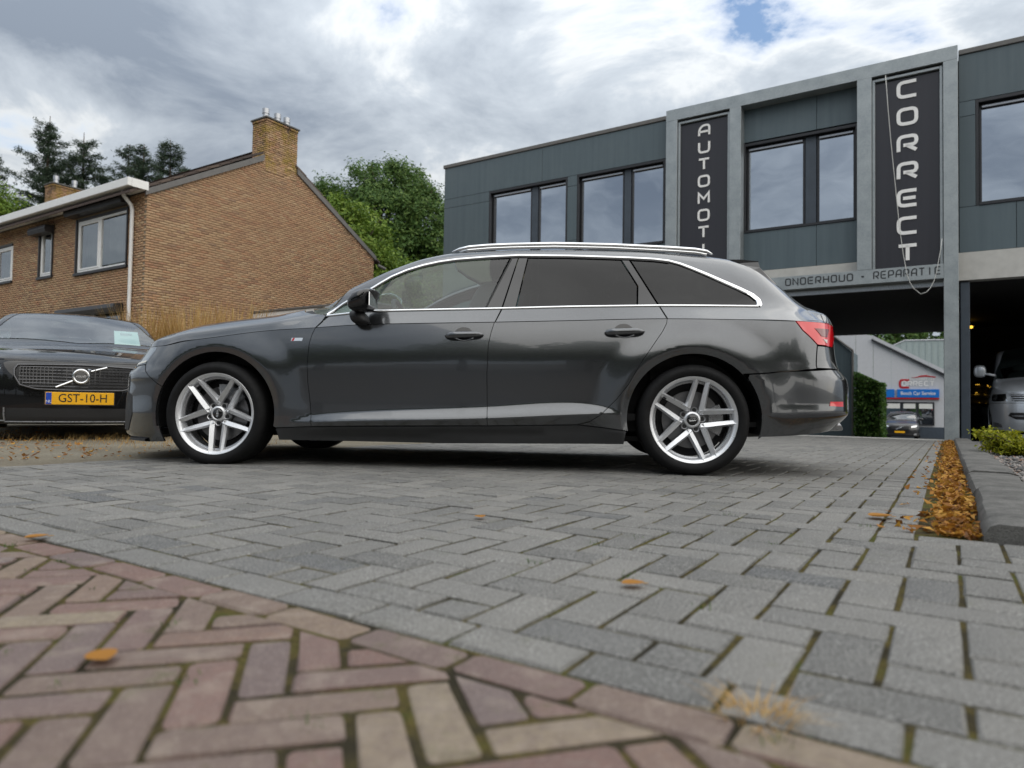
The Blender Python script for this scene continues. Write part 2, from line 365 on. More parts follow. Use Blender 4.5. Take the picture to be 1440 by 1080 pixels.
def fast_mesh(name, V, F, mat, parent=None, smooth=False, normals=None):   # V (n,3), F (m,3 or 4)
    me = bpy.data.meshes.new(name); V = np.asarray(V, np.float32); F = np.asarray(F, np.int32); k = F.shape[1]
    me.vertices.add(len(V)); me.vertices.foreach_set('co', V.ravel()); me.loops.add(F.size); me.loops.foreach_set('vertex_index', F.ravel())
    me.polygons.add(len(F)); me.polygons.foreach_set('loop_start', np.arange(0, F.size, k, dtype=np.int32)); me.polygons.foreach_set('loop_total', np.full(len(F), k, np.int32))
    me.update(calc_edges=True); me.validate()
    me.materials.append(M(mat))
    if smooth: me.polygons.foreach_set('use_smooth', [True]*len(me.polygons))
    if normals is not None: me.normals_split_custom_set_from_vertices([tuple(n) for n in normals])
    o = bpy.data.objects.new(name, me); link(o, parent); return o
def text_mesh(body, size, depth=.002, name='lettering', bold=0.):
    cu = bpy.data.curves.new('tmp', 'FONT'); cu.body = body; cu.size = size; cu.extrude = depth; cu.align_x = 'CENTER'; cu.align_y = 'CENTER'; cu.resolution_u = 3; cu.offset = bold
    o = bpy.data.objects.new('tmp', cu); COL.objects.link(o); dg = bpy.context.evaluated_depsgraph_get(); dg.update()
    me = bpy.data.meshes.new_from_object(o.evaluated_get(dg)); bpy.data.objects.remove(o); me.name = name; return me
def text_obj(body, size, mat, parent, loc, rot, name='lettering', depth=.002, sx=1., bold=0.):
    me = text_mesh(body, size, depth, name, bold); me.materials.clear(); me.materials.append(M(mat)); o = bpy.data.objects.new(name, me); link(o, parent)
    o.location = loc; o.rotation_euler = rot; o.scale = (sx, 1, 1); return o

# stroke lettering with squared, rounded shapes, as on the garage's signs
GLY = {'A': [[(0, 0), (0, .62), (.34, 1), (1, 1), (1, 0)], [(0, .38), (1, .38)]], 'U': [[(0, 1), (0, 0), (1, 0), (1, 1)]], 'T': [[(0, 1), (1, 1)], [(.5, 1), (.5, 0)]],
       'O': [[(0, 0), (0, 1), (1, 1), (1, 0), 'c']], 'M': [[(0, 0), (0, 1), (.5, .42), (1, 1), (1, 0)]], 'I': [[(.5, 0), (.5, 1)]], 'V': [[(0, 1), (.5, 0), (1, 1)]],
       'E': [[(1, 1), (0, 1), (0, 0), (1, 0)], [(.25, .5), (.95, .5)]], 'C': [[(1, 1), (0, 1), (0, 0), (1, 0)]], 'R': [[(0, 0), (0, 1), (1, 1), (1, .40), (.27, .40)], [(.45, .40), (1, 0)]],
       'N': [[(0, 0), (0, 1), (1, 0), (1, 1)]], 'D': [[(0, 0), (0, 1), (1, 1), (1, 0), 'c']], 'H': [[(0, 0), (0, 1)], [(1, 0), (1, 1)], [(0, .5), (1, .5)]],
       'P': [[(0, 0), (0, 1), (1, 1), (1, .38), (.0, .38)]], '-': [[(.15, .45), (.85, .45)]], ' ': []}
ROUND = {'O', 'U', 'C', 'E', 'D', 'R', 'P', 'A'}
def glyph(mb, ch, x, z, wd, hg, st, y0, y1):
    for line in GLY[ch]:
        closed = line[-1] == 'c'; pts = [Vector((x+st/2+a*(wd-st), z+st/2+b*(hg-st))) for a, b in (line[:-1] if closed else line)]
        rad = min(wd, hg)*.27 if ch in ROUND else 0
        P = []; n = len(pts)
        for i, p in enumerate(pts):
            if rad and (closed or 0 < i < n-1):
                a = (pts[i-1]-p); b = (pts[(i+1) % n]-p); r_ = min(rad, a.length*.45, b.length*.45)
                a = p+a.normalized()*r_; b = p+b.normalized()*r_
                for k in range(5):
                    t = k/4; P.append(a*(1-t)**2+p*2*t*(1-t)+b*t*t)
            else: P.append(p)
        m = len(P); L = []; Rr = []
        for i, p in enumerate(P):
            q0 = P[i-1] if (i or closed) else None; q1 = P[(i+1) % m] if (i < m-1 or closed) else None
            d0 = (p-q0).normalized() if q0 is not None else (q1-p).normalized(); d1 = (q1-p).normalized() if q1 is not None else d0
            nn = Vector((-(d0.y+d1.y), d0.x+d1.x)); nn = nn.normalized() if nn.length > 1e-4 else Vector((-d0.y, d0.x))
            c_ = max(.45, nn.dot(Vector((-d0.y, d0.x)))); L.append(p+nn*st/2/c_); Rr.append(p-nn*st/2/c_)
        vs = []; fs = []
        for i in range(m):
            for q, y in ((L[i], y0), (Rr[i], y0), (L[i], y1), (Rr[i], y1)): vs.append((q.x, y, q.y))
        for i in range(m if closed else m-1):
            j = (i+1) % m; a = 4*i; b = 4*j
            fs += [(a, b, b+1, a+1), (a+2, a+3, b+3, b+2), (a, a+2, b+2, b), (a+1, b+1, b+3, a+3)]
        if not closed: fs += [(0, 1, 3, 2), (4*m-4, 4*m-2, 4*m-1, 4*m-3)]
        mb.add(vs, fs)
def gz(D):                          # height of the yard at distance D towards the facade
    if D < 4.5: return 0.
    if D < 15.2: return -.14*(D-4.5)/10.3
    return max(-1.25, -.146-(D-15.2)*.085)
# ------------------------------------------------------------------ ground
def ground_sheet():
    xs = sorted(set([-900, -300, -120, -60, -30, -20, -14, -10, -7.5, -6, -5, -4.3, -2, 0, .35, 1, 2, 4, 8, 14, 25, 60, 120, 300, 900]))
    ys = sorted(set([-900, -300, -120, -60, -30, -15, -8, -4, -2, 0, 2, 4.5, 7, 10, 13, 15.2, 18, 22, 26, 28.5, 32, 45, 60, 80, 120, 300, 900]))
    V = []; F = []
    for y in ys:
        for x in xs: V.append((x, y, gz(y)*(1 if -6 < x < 5 else (0. if x < -10 or x > 25 else .9))-.075))
    nx = len(xs)
    for j in range(len(ys)-1):
        for i in range(nx-1): F.append((j*nx+i, j*nx+i+1, (j+1)*nx+i+1, (j+1)*nx+i))
    o = fast_mesh('ground', V, F, 'asphalt'); tag(o, kind='structure'); YD(o)
ground_sheet()
def sheet(name, poly_rows, mat, dz):
    V = []; F = []
    for r_ in poly_rows: V += [(x, y, gz(y)+dz) for x, y in r_]
    n = len(poly_rows[0])
    for j in range(len(poly_rows)-1):
        for i in range(n-1): F.append((j*n+i, j*n+i+1, (j+1)*n+i+1, (j+1)*n+i))
    o = fast_mesh(name, V, F, mat); tag(o, kind='structure'); YD(o); return o
BORDER = .87                        # the clinker pavement meets the grey yard here
yard_o = sheet('driveway', [[(x, y) for x in (-4.3, -2, 0, 2.6)] for y in (BORDER, 2.45)], 'joint_moss', -.0045)
yard2 = sheet('driveway_bed', [[(x, y) for x in (-4.3, -2, 0, .12)] for y in (2.45, 4.5, 8, 11, 14.75)], 'joint_moss', -.005)
walk_o = sheet('pavement', [[(x, y) for x in (-6.5, -2, 0, 3)] for y in (-1.6, 0, BORDER)], 'joint_moss', -.0036)

def clip_half(poly, a, b, c):       # keep a*x + b*y <= c
    out_ = []
    for i in range(len(poly)):
        p, q = poly[i-1], poly[i]; dp = a*p[0]+b*p[1]-c; dq = a*q[0]+b*q[1]-c
        if (dp <= 0) != (dq <= 0):
            t = dp/(dp-dq); out_.append((p[0]+(q[0]-p[0])*t, p[1]+(q[1]-p[1])*t))
        if dq <= 0: out_.append(q)
    return out_
def area(p): return abs(sum(p[i-1][0]*p[i][1]-p[i][0]*p[i-1][1] for i in range(len(p))))/2
def paver_geo(poly, chm, drop, bulge=0., wob=0., rg=random):
    """convex outline around its centre -> vertices and faces: flat top, rounded arris, side"""
    n = len(poly); rings = []
    def inset(d):
        o_ = []
        for i in range(n):
            p0, p, p1 = Vector(poly[i-1]), Vector(poly[i]), Vector(poly[(i+1) % n]); e0 = (p-p0).normalized(); e1 = (p1-p).normalized()
            n0 = Vector((-e0.y, e0.x)); n1 = Vector((-e1.y, e1.x)); m = (n0+n1); m = m.normalized() if m.length > 1e-3 else n0
            o_.append(p+m*min(d/max(.5, m.dot(n0)), .05))
        return o_
    lv = [(0, -drop), (0, -chm), (chm*.35, -chm*.3), (chm, 0)]
    V = []
    for d, z in lv:
        for q in inset(d): V.append((q.x+rg.uniform(-wob, wob), q.y+rg.uniform(-wob, wob), z+(rg.uniform(-wob, wob)*.4 if z == 0 else 0)))
    F = []
    for r_ in range(3):
        for i in range(n): F.append((r_*n+i, r_*n+(i+1) % n, (r_+1)*n+(i+1) % n, (r_+1)*n+i))
    F.append(tuple(range(3*n, 4*n))); return V, F
def ccw(p): return p if sum(p[i-1][0]*p[i][1]-p[i][0]*p[i-1][1] for i in range(len(p))) > 0 else p[::-1]
def herring(x0, x1, y0, y1, w_, k=2):
    L = []
    lo = int((x0+y0)/w_/2)-4; hi = int((x1+y1)/w_/2)+5; rg = int(max(x1-x0, y1-y0)/w_/2)+8
    for j in range(-rg*2, rg*2):
        for i in range(lo-rg, hi+rg):
            bx = (i+k*j)*w_; by = (i-k*j)*w_
            for (ax, ay, dx, dy) in ((bx, by, k*w_, w_), (bx, by+w_, w_, k*w_)):
                if ax+dx > x0 and ax < x1 and ay+dy > y0 and ay < y1: L.append((ax, ay, dx, dy))
    return L
def in_view(p, m=60):
    q = project(p)
    return q is not None and -m < q[0] < 1440+m and -m < q[1] < 1080+m and q[2]
def lay(parent, pieces, mat, single, rest, chm, wob, tilt, limit=300):
    """pieces: outlines in yard coordinates; the nearest ones in view become parts of their own"""
    sc = []
    for k, p in enumerate(pieces):
        cx = sum(q[0] for q in p)/len(p); cy = sum(q[1] for q in p)/len(p); z = in_view(W(cx, cy, gz(cy)))
        sc.append((z if z else 1e9, k, cx, cy))
    sc.sort(); cache = {}; V = []; F = []; nb = 0
    for rank, (z, k, cx, cy) in enumerate(sc):
        loc = [(a-cx, b-cy) for a, b in ccw(pieces[k])]
        tz = max(-.0016, min(.002, random.gauss(0, .0011))); tx = random.gauss(0, tilt); ty = random.gauss(0, tilt); h = gz(cy)+tz; rz = random.gauss(0, .006)
        if z < 1e8 and rank < limit:
            key = tuple(sorted((round(a, 3), round(b, 3)) for a, b in loc)); key = (key, random.randrange(5))
            if key not in cache:
                v, f = paver_geo(loc, chm, .05, wob=wob); me = bpy.data.meshes.new(single); me.from_pydata(v, [], f); me.materials.append(M(mat))
                me.polygons.foreach_set('use_smooth', [True]*len(f)); me.set_sharp_from_angle(angle=R(28)); cache[key] = me
            o = bpy.data.objects.new(single, cache[key]); link(o, parent); o.location = (cx, cy, h); o.rotation_euler = (tx, ty, rz)
        else:
            v, f = paver_geo(loc, chm, .02, wob=wob if z < 4 else 0); b = len(V); V += [(a+cx, c+cy, d+h+a*ty*-1+c*tx) for a, c, d in v]; F += [tuple(i+b for i in q) for q in f]
    if V:
        me = bpy.data.meshes.new(rest); me.from_pydata(V, [], F); me.materials.append(M(mat)); o = bpy.data.objects.new(rest, me); link(o, parent); tag(o, kind='stuff')
Wg = .1065
def grey_pieces():
    P = []; j = .0040; jx = .0044
    def put(ax, ay, dx, dy, regs):
        for (x0, x1, y0, y1) in regs:
            a0, a1, b0, b1 = max(ax, x0), min(ax+dx, x1), max(ay, y0), min(ay+dy, y1)
            if a1-a0 > .03 and b1-b0 > .03: P.append([(a0+jx, b0+j), (a1-jx, b0+j), (a1-jx, b1-j), (a0+jx, b1-j)])
    y0 = BORDER+Wg; xl = -.19-39*Wg; ym = y0+14*Wg; regs = [(xl, 2.6, y0, ym), (xl, -.19, ym, 14.75)]
    for (ax, ay, dx, dy) in herring(-4.4+.19, 2.7+.19, .8-y0, 14.8-y0, Wg): put(ax-.19, ay+y0, dx, dy, regs)
    x = -4.3
    while x < 2.6: put(x, BORDER, 2*Wg, Wg, [(-9, 9, 0, 20)]); x += 2*Wg            # soldier course along the clinker
    y = ym
    while y < 14.7: put(-.19, y, Wg*1.0, 2*Wg, [(-.19, -.06, ym, 14.75)]); y += 2*Wg  # edge course along the kerb
    return P
lay(yard_o, grey_pieces(), 'paver_grey', 'paver', 'distant_pavers', .006, .0019, .008)
def red_pieces():
    P = []; w_ = .0725; an = R(48); c, s = math.cos(an), math.sin(an); j = .0028
    for (ax, ay, dx, dy) in herring(-6.2, 5.2, -5.2, 6.2, w_, 3):
        jj = [j+random.uniform(0, .0032) for _ in range(4)]
        q = [(ax+jj[0], ay+jj[1]), (ax+dx-jj[2], ay+jj[1]), (ax+dx-jj[2], ay+dy-jj[3]), (ax+jj[0], ay+dy-jj[3])]
        k = .009+random.uniform(0, .009)          # worn corners
        r_ = []
        for i in range(4):
            p, p0, p1 = Vector(q[i]), Vector(q[i-1]), Vector(q[(i+1) % 4]); kk = k*random.uniform(.5, 1.2)
            a_ = p+(p0-p).normalized()*kk; b_ = p+(p1-p).normalized()*kk; m_ = (a_+b_)*.5*.45+p*.55; r_ += [(a_.x, a_.y), (m_.x, m_.y), (b_.x, b_.y)]
        q = [(x*c-y*s-.37, x*s+y*c-.3) for x, y in r_]
        mx = sum(a for a, b in q)/12; my = sum(b for a, b in q)/12
        if not (-6.6 < mx < 3.1 and -1.7 < my < BORDER+.1): continue
        q = clip_half(q, 0, 1, BORDER-.088)
        if len(q) > 2 and area(q) > .0015: P.append(q)
    x = -6.5
    while x < 3:
        L = random.uniform(.195, .215); d = random.uniform(-.006, .004); e = .012
        x0, x1, y0, y1 = x+.004, x+L-.004, BORDER-.08+d, BORDER-.006
        P.append([(x0+e, y0), (x1-e, y0), (x1, y0+e), (x1, y1-e), (x1-e, y1), (x0+e, y1), (x0, y1-e), (x0, y0+e)]); x += L
    return P
lay(walk_o, red_pieces(), 'clinker', 'clinker_brick', 'outer_clinker_bricks', .0055, .0018, .007)

# sandy strip to the left with the parked black car
def sand_strip():
    xs = np.concatenate([[-60, -30, -16], np.linspace(-12, -4.3, 36)]); ys = np.concatenate([np.linspace(-.2, 10, 50), [14, 20]])
    V = []; F = []
    for y in ys:
        for x in xs:
            e = max(0, min(1, (-4.3-x)/.5)); z = gz(y)*.3-.004+e*(.006*math.sin(x*3.1+y*1.3)+.004*math.sin(x*7+y*5.5)+.004)
            V.append((x, y, z))
    nx = len(xs)
    for j in range(len(ys)-1):
        for i in range(nx-1): F.append((j*nx+i, j*nx+i+1, (j+1)*nx+i+1, (j+1)*nx+i))
    o = fast_mesh('sandy_ground', V, F, 'sand', smooth=True); tag(o, kind='structure'); YD(o)
sand_strip()

# planting bed right of the driveway
bed = sheet('planting_bed', [[(x, y) for x in (.22, .8, 2.2, 4.5, 9)] for y in (2.6, 5, 8, 11, 14.2)], 'gravel', .02)
def kerbs():
    y = 2.48; i = 0
    names = ['weathered grey concrete kerb stone nearest the viewer at the driveway edge', 'second grey kerb stone along the leaf-filled gutter', 'third grey kerb stone along the leaf-filled gutter',
             'fourth grey kerb stone, halfway to the garage', 'fifth grey kerb stone towards the garage post', 'sixth grey kerb stone towards the garage post', 'last grey kerb stone beside the foot of the galvanised post']
    for ln in (1.28, 1.0, 1.9, 2.0, 2.0, 2.0, 1.9):
        y1 = y+ln-.012; e = .012; b = MB(off=(.18, y, 0)); wdt = .24 if i else .30
        zt = .062-(.012 if i == 1 else 0); n = 10; V = []; F = []
        prof = [(.082, -.06), (.085, zt-.03), (.10, zt-.006), (.125, zt), (.085+wdt-.04, zt), (.085+wdt-.012, zt-.008), (.085+wdt, zt-.03), (.085+wdt, -.06)]
        for k in range(n+1):
            yy = y+(y1-y)*k/n; sh = .012 if k in (0, n) else 0
            for q, (a, c) in enumerate(prof):
                rr = random.uniform(-.003, .003); V.append((a+rr+(sh*.5 if q < 3 else (-sh*.5 if q > 4 else 0)), yy, c+gz(yy)+(rr-sh if 0 < q < 7 else 0)))
        m = len(prof)
        for k in range(n):
            for q in range(m-1): F.append((k*m+q, k*m+q+1, (k+1)*m+q+1, (k+1)*m+q))
        F += [tuple(range(m)), tuple(range((n+1)*m-1, n*m-1, -1))]
        b.add(V, F); o = b.build('kerb_stone', 'kerb_concrete', auto=40); YD(o, (.18, y, 0))
        if i == 0: o.rotation_euler.z -= .012
        tag(o, names[i], 'kerb', 'kerb stones along the driveway'); y += ln; i += 1
kerbs()
def leaf_cards(n, gen, size, curl=.5, seed=1, slim=.55, tdir=None):
    """many small curled leaves: two triangles folded along the midrib"""
    rg = np.random.default_rng(seed); P, Nn = gen(rg, n); n = len(P)
    t = rg.normal(size=(n, 3)) if tdir is None else tdir+rg.normal(size=(n, 3))*.45; t -= (t*Nn).sum(1)[:, None]*Nn; t /= np.linalg.norm(t, axis=1)[:, None]+1e-9; b = np.cross(Nn, t)
    s = size*rg.uniform(.6, 1.35, n)[:, None]; h = s*rg.uniform(-curl, curl, n)[:, None]
    V = np.stack([P-t*s, P+b*s*slim+Nn*h, P+t*s, P-b*s*slim+Nn*h*.8], 1).reshape(-1, 3)
    i = np.arange(n)*4; F = np.concatenate([np.stack([i, i+1, i+2], 1), np.stack([i, i+2, i+3], 1)]); return V, F
def gutter_leaves():
    def gen(rg, n):
        y = 2.5+(rg.random(n)**1.35)*11.9; x = np.clip(rg.normal(.016, .034, n), -.13, .085); x = np.where(rg.random(n) < .05, x-rg.random(n)*.18, x)
        hump = np.exp(-((x-.03)/.06)**2)*.022*np.minimum(1, (y-2.5)/.5); z = np.array([gz(v) for v in y])+rg.random(n)*hump+.006
        N = rg.normal(size=(n, 3))*.5+np.array([0, 0, 1]); N /= np.linalg.norm(N, axis=1)[:, None]; return np.stack([x, y, z], 1), N
    V, F = leaf_cards(3000, gen, .018, .7, 3); o = fast_mesh('fallen_leaves', V, F, 'leaf_fall'); YD(o)
    tag(o, 'orange and brown fallen leaves heaped along the kerb in the gutter', 'leaves', kind='stuff')
gutter_leaves()
def loose_leaf(x, y, s, lab, rz):
    V = []; F = []; n = 7
    for i in range(n+1):
        t = i/n; wd = s*.42*math.sin(math.pi*min(1, t*.92+.06))**.8; zc = .004+s*.10*(t-.5)**2*2+.004
        V += [(s*(t-.5), -wd, zc+wd*.28), (s*(t-.5), 0, zc), (s*(t-.5), wd, zc+wd*.22)]
    for i in range(n):
        for k in (0, 1): F.append((3*i+k, 3*i+k+1, 3*i+4+k, 3*i+3+k))
    b = MB().add(V, F); b.tube([(s*.45, 0, .008), (s*.75, s*.08, .006)], .0009, 5); o = b.build('fallen_leaf', 'leaf_fall', smooth=True); p = W(x, y, gz(y)); o.location = p; o.rotation_euler = (0, 0, rz)
    tag(o, lab, 'leaf', 'loose fallen leaves on the paving')
loose_leaf(-.56, 1.36, .05, 'bright orange leaf lying alone on the grey pavers right of centre', .3)
loose_leaf(-1.31, 1.86, .045, 'small orange leaf on the pavers below the car, between its wheels', 1.9)
loose_leaf(-2.05, .86, .055, 'brown leaf on the clinker pavement at the far left', .9)
loose_leaf(-.2, 2.74, .09, 'pale dry leaf near the leaf-filled gutter', .2)
loose_leaf(-1.03, .52, .05, 'yellow-brown leaf on clinker bricks near the bottom edge of the picture, left', 2.4)
def tuft(name, x, y, n, h, spread, lab, mat='dry_grass', seed=1, cat='grass tuft', wd=.003, lay_=.5, thing_z=None):
    rg = random.Random(seed); V = []; F = []
    for _ in range(n):
        a = rg.uniform(0, 2*math.pi); r_ = spread*math.sqrt(rg.random()); bx, by = r_*math.cos(a), r_*math.sin(a); hh = h*rg.uniform(.5, 1.15); a2 = a+rg.uniform(-.6, .6); ln = hh*lay_*rg.uniform(.3, 1.6)
        px, py = -math.sin(a2)*wd, math.cos(a2)*wd; b = len(V)
        for t in (0, .35, .7, 1):
            k = 1-t*.9; cx = bx+math.cos(a2)*ln*t*t; cy = by+math.sin(a2)*ln*t*t; cz = hh*(t-.25*lay_*t*t); V += [(cx-px*k, cy-py*k, cz), (cx+px*k, cy+py*k, cz)]
        for t in range(3): F.append((b+2*t, b+2*t+1, b+2*t+3, b+2*t+2))
    o = fast_mesh(name, V, F, mat); o.location = W(x, y, gz(y) if thing_z is None else thing_z); tag(o, lab, cat); return o
tuft('grass_tuft', -.2, .88, 90, .028, .045, 'withered brown grass tuft growing where clinker meets grey pavers', seed=4, lay_=1.6, wd=.0012)
def joint_weeds():                    # moss and tiny weeds standing in the joints near the viewer
    V = []; F = []; rg = random.Random(12); spots = [(rg.uniform(-2.2, .6), rg.uniform(.0, .86)) for _ in range(34)]+[(rg.uniform(-.9, .5), rg.uniform(1.0, 2.6)) for _ in range(10)]
    for sx, sy in spots:
        for _ in range(rg.randint(8, 26)):
            x = sx+rg.gauss(0, .012); y = sy+rg.gauss(0, .012); h = rg.uniform(.004, .013); a = rg.uniform(0, 6.28); l = h*rg.uniform(.3, 1.2); b = len(V); wd = .0012; ca, sa = math.cos(a), math.sin(a)
            for t in (0, .5, 1): V += [(x+ca*l*t-sa*wd*(1-t*.7), y+sa*l*t+ca*wd*(1-t*.7), -.004+h*t), (x+ca*l*t+sa*wd*(1-t*.7), y+sa*l*t-ca*wd*(1-t*.7), -.004+h*t)]
            for t in (0, 1): F.append((b+2*t, b+2*t+1, b+2*t+3, b+2*t+2))
    o = fast_mesh('joint_weeds', V, F, 'leaf_mid'); YD(o); tag(o, 'tiny green weeds and moss in the joints of the clinker pavement', 'weeds', kind='stuff')
joint_weeds()
def weeds():                          # dead grass and weeds fringing the sandy strip under the black car
    V = []; F = []; rg = random.Random(9)
    for _ in range(1500):
        x = rg.uniform(-9.6, -5.0); y = 3.05+(-x-5.5)*-.22+rg.gauss(0, .35)+.3; h = rg.uniform(.02, .09); a = rg.uniform(0, 6.28); l = h*rg.uniform(.3, 1.4); b = len(V); wd = .003
        for t in (0, .5, 1): V += [(x+math.cos(a)*l*t*t-wd*(1-t), y+math.sin(a)*l*t*t, h*t), (x+math.cos(a)*l*t*t+wd*(1-t), y+math.sin(a)*l*t*t, h*t)]
        for t in (0, 1): F.append((b+2*t, b+2*t+1, b+2*t+3, b+2*t+2))
    o = fast_mesh('dry_weeds', V, F, 'dry_grass'); YD(o); tag(o, 'sparse dry grass and weeds on the sandy ground before the black car', 'weeds', kind='stuff')
weeds()
def litter():
    def gen(rg, n):
        x = -rg.uniform(4.4, 9.8, n); y = 2.2+(-x-4.5)*.18+rg.normal(size=n)*.55; N = rg.normal(size=(n, 3))*.35+np.array([0, 0, 1]); N /= np.linalg.norm(N, axis=1)[:, None]; return np.stack([x, y, np.full(n, .014)], 1), N
    V, F = leaf_cards(650, gen, .017, .5, 8); o = fast_mesh('leaf_litter', V, F, 'leaf_fall'); YD(o); tag(o, 'scattered dry orange leaves on the sandy ground before the black car', 'leaves', kind='stuff')
litter()
def gravel_stones():
    rg = np.random.default_rng(5); n = 5200; y = 2.7+rg.random(n)**1.6*9; x = .33+rg.random(n)**1.3*1.8; s = rg.uniform(.008, .026, n); V = []; F = []
    base = np.array([(1, 0, 0), (-1, 0, 0), (0, 1, 0), (0, -1, 0), (0, 0, 1), (0, 0, -1)], float); fc = np.array([(0, 2, 4), (2, 1, 4), (1, 3, 4), (3, 0, 4), (2, 0, 5), (1, 2, 5), (3, 1, 5), (0, 3, 5)])
    sc = rg.uniform(.6, 1.3, (n, 1, 3))*np.array([1, 1, .7]); V = base[None]*sc*s[:, None, None]*rg.uniform(.75, 1.2, (n, 6, 1)); an = rg.random(n)*6.28; c, s_ = np.cos(an)[:, None], np.sin(an)[:, None]
    V = np.stack([V[..., 0]*c-V[..., 1]*s_, V[..., 0]*s_+V[..., 1]*c, V[..., 2]], -1)+np.stack([x, y, np.array([gz(v) for v in y])+.03], 1)[:, None]
    F = (fc[None]+(np.arange(n)*6)[:, None, None]).reshape(-1, 3); o = fast_mesh('gravel', V.reshape(-1, 3), F, 'gravel'); YD(o); tag(o, 'loose grey gravel in the planting bed right of the kerb', 'gravel', kind='stuff')
gravel_stones()
def flat_stone(x, y, z, sx, sy, sz, lab, seed):
    rg = random.Random(seed); b = MB(); n = 9; V = []; F = []
    for k, (r_, zz_) in enumerate(((.9, 0), (1.0, .35), (.95, .75), (.75, 1.0))):
        for i in range(n):
            a = 2*math.pi*i/n; q = r_*(1+.18*math.sin(a*3+seed)+rg.uniform(-.06, .06)); V.append((sx*q*math.cos(a), sy*q*math.sin(a), sz*zz_+rg.uniform(-.01, .01)))
    for k in range(3):
        for i in range(n): F.append((k*n+i, k*n+(i+1) % n, (k+1)*n+(i+1) % n, (k+1)*n+i))
    F += [tuple(range(3*n, 4*n)), tuple(range(n))[::-1]]
    o = b.add(V, F).build('slate_rock', 'slate', auto=35); o.location = W(x, y, z); o.rotation_euler = (0, 0, rg.uniform(0, 6)); tag(o, lab, 'rock', 'slate rocks in the planting bed')
flat_stone(.62, 12.4, -.09, .21, .16, .10, 'dark flat slate rock at the front, beside the galvanised post', 2)
flat_stone(.98, 12.9, -.09, .26, .2, .15, 'lighter grey slate rock behind the dark one, under the silver van', 5)
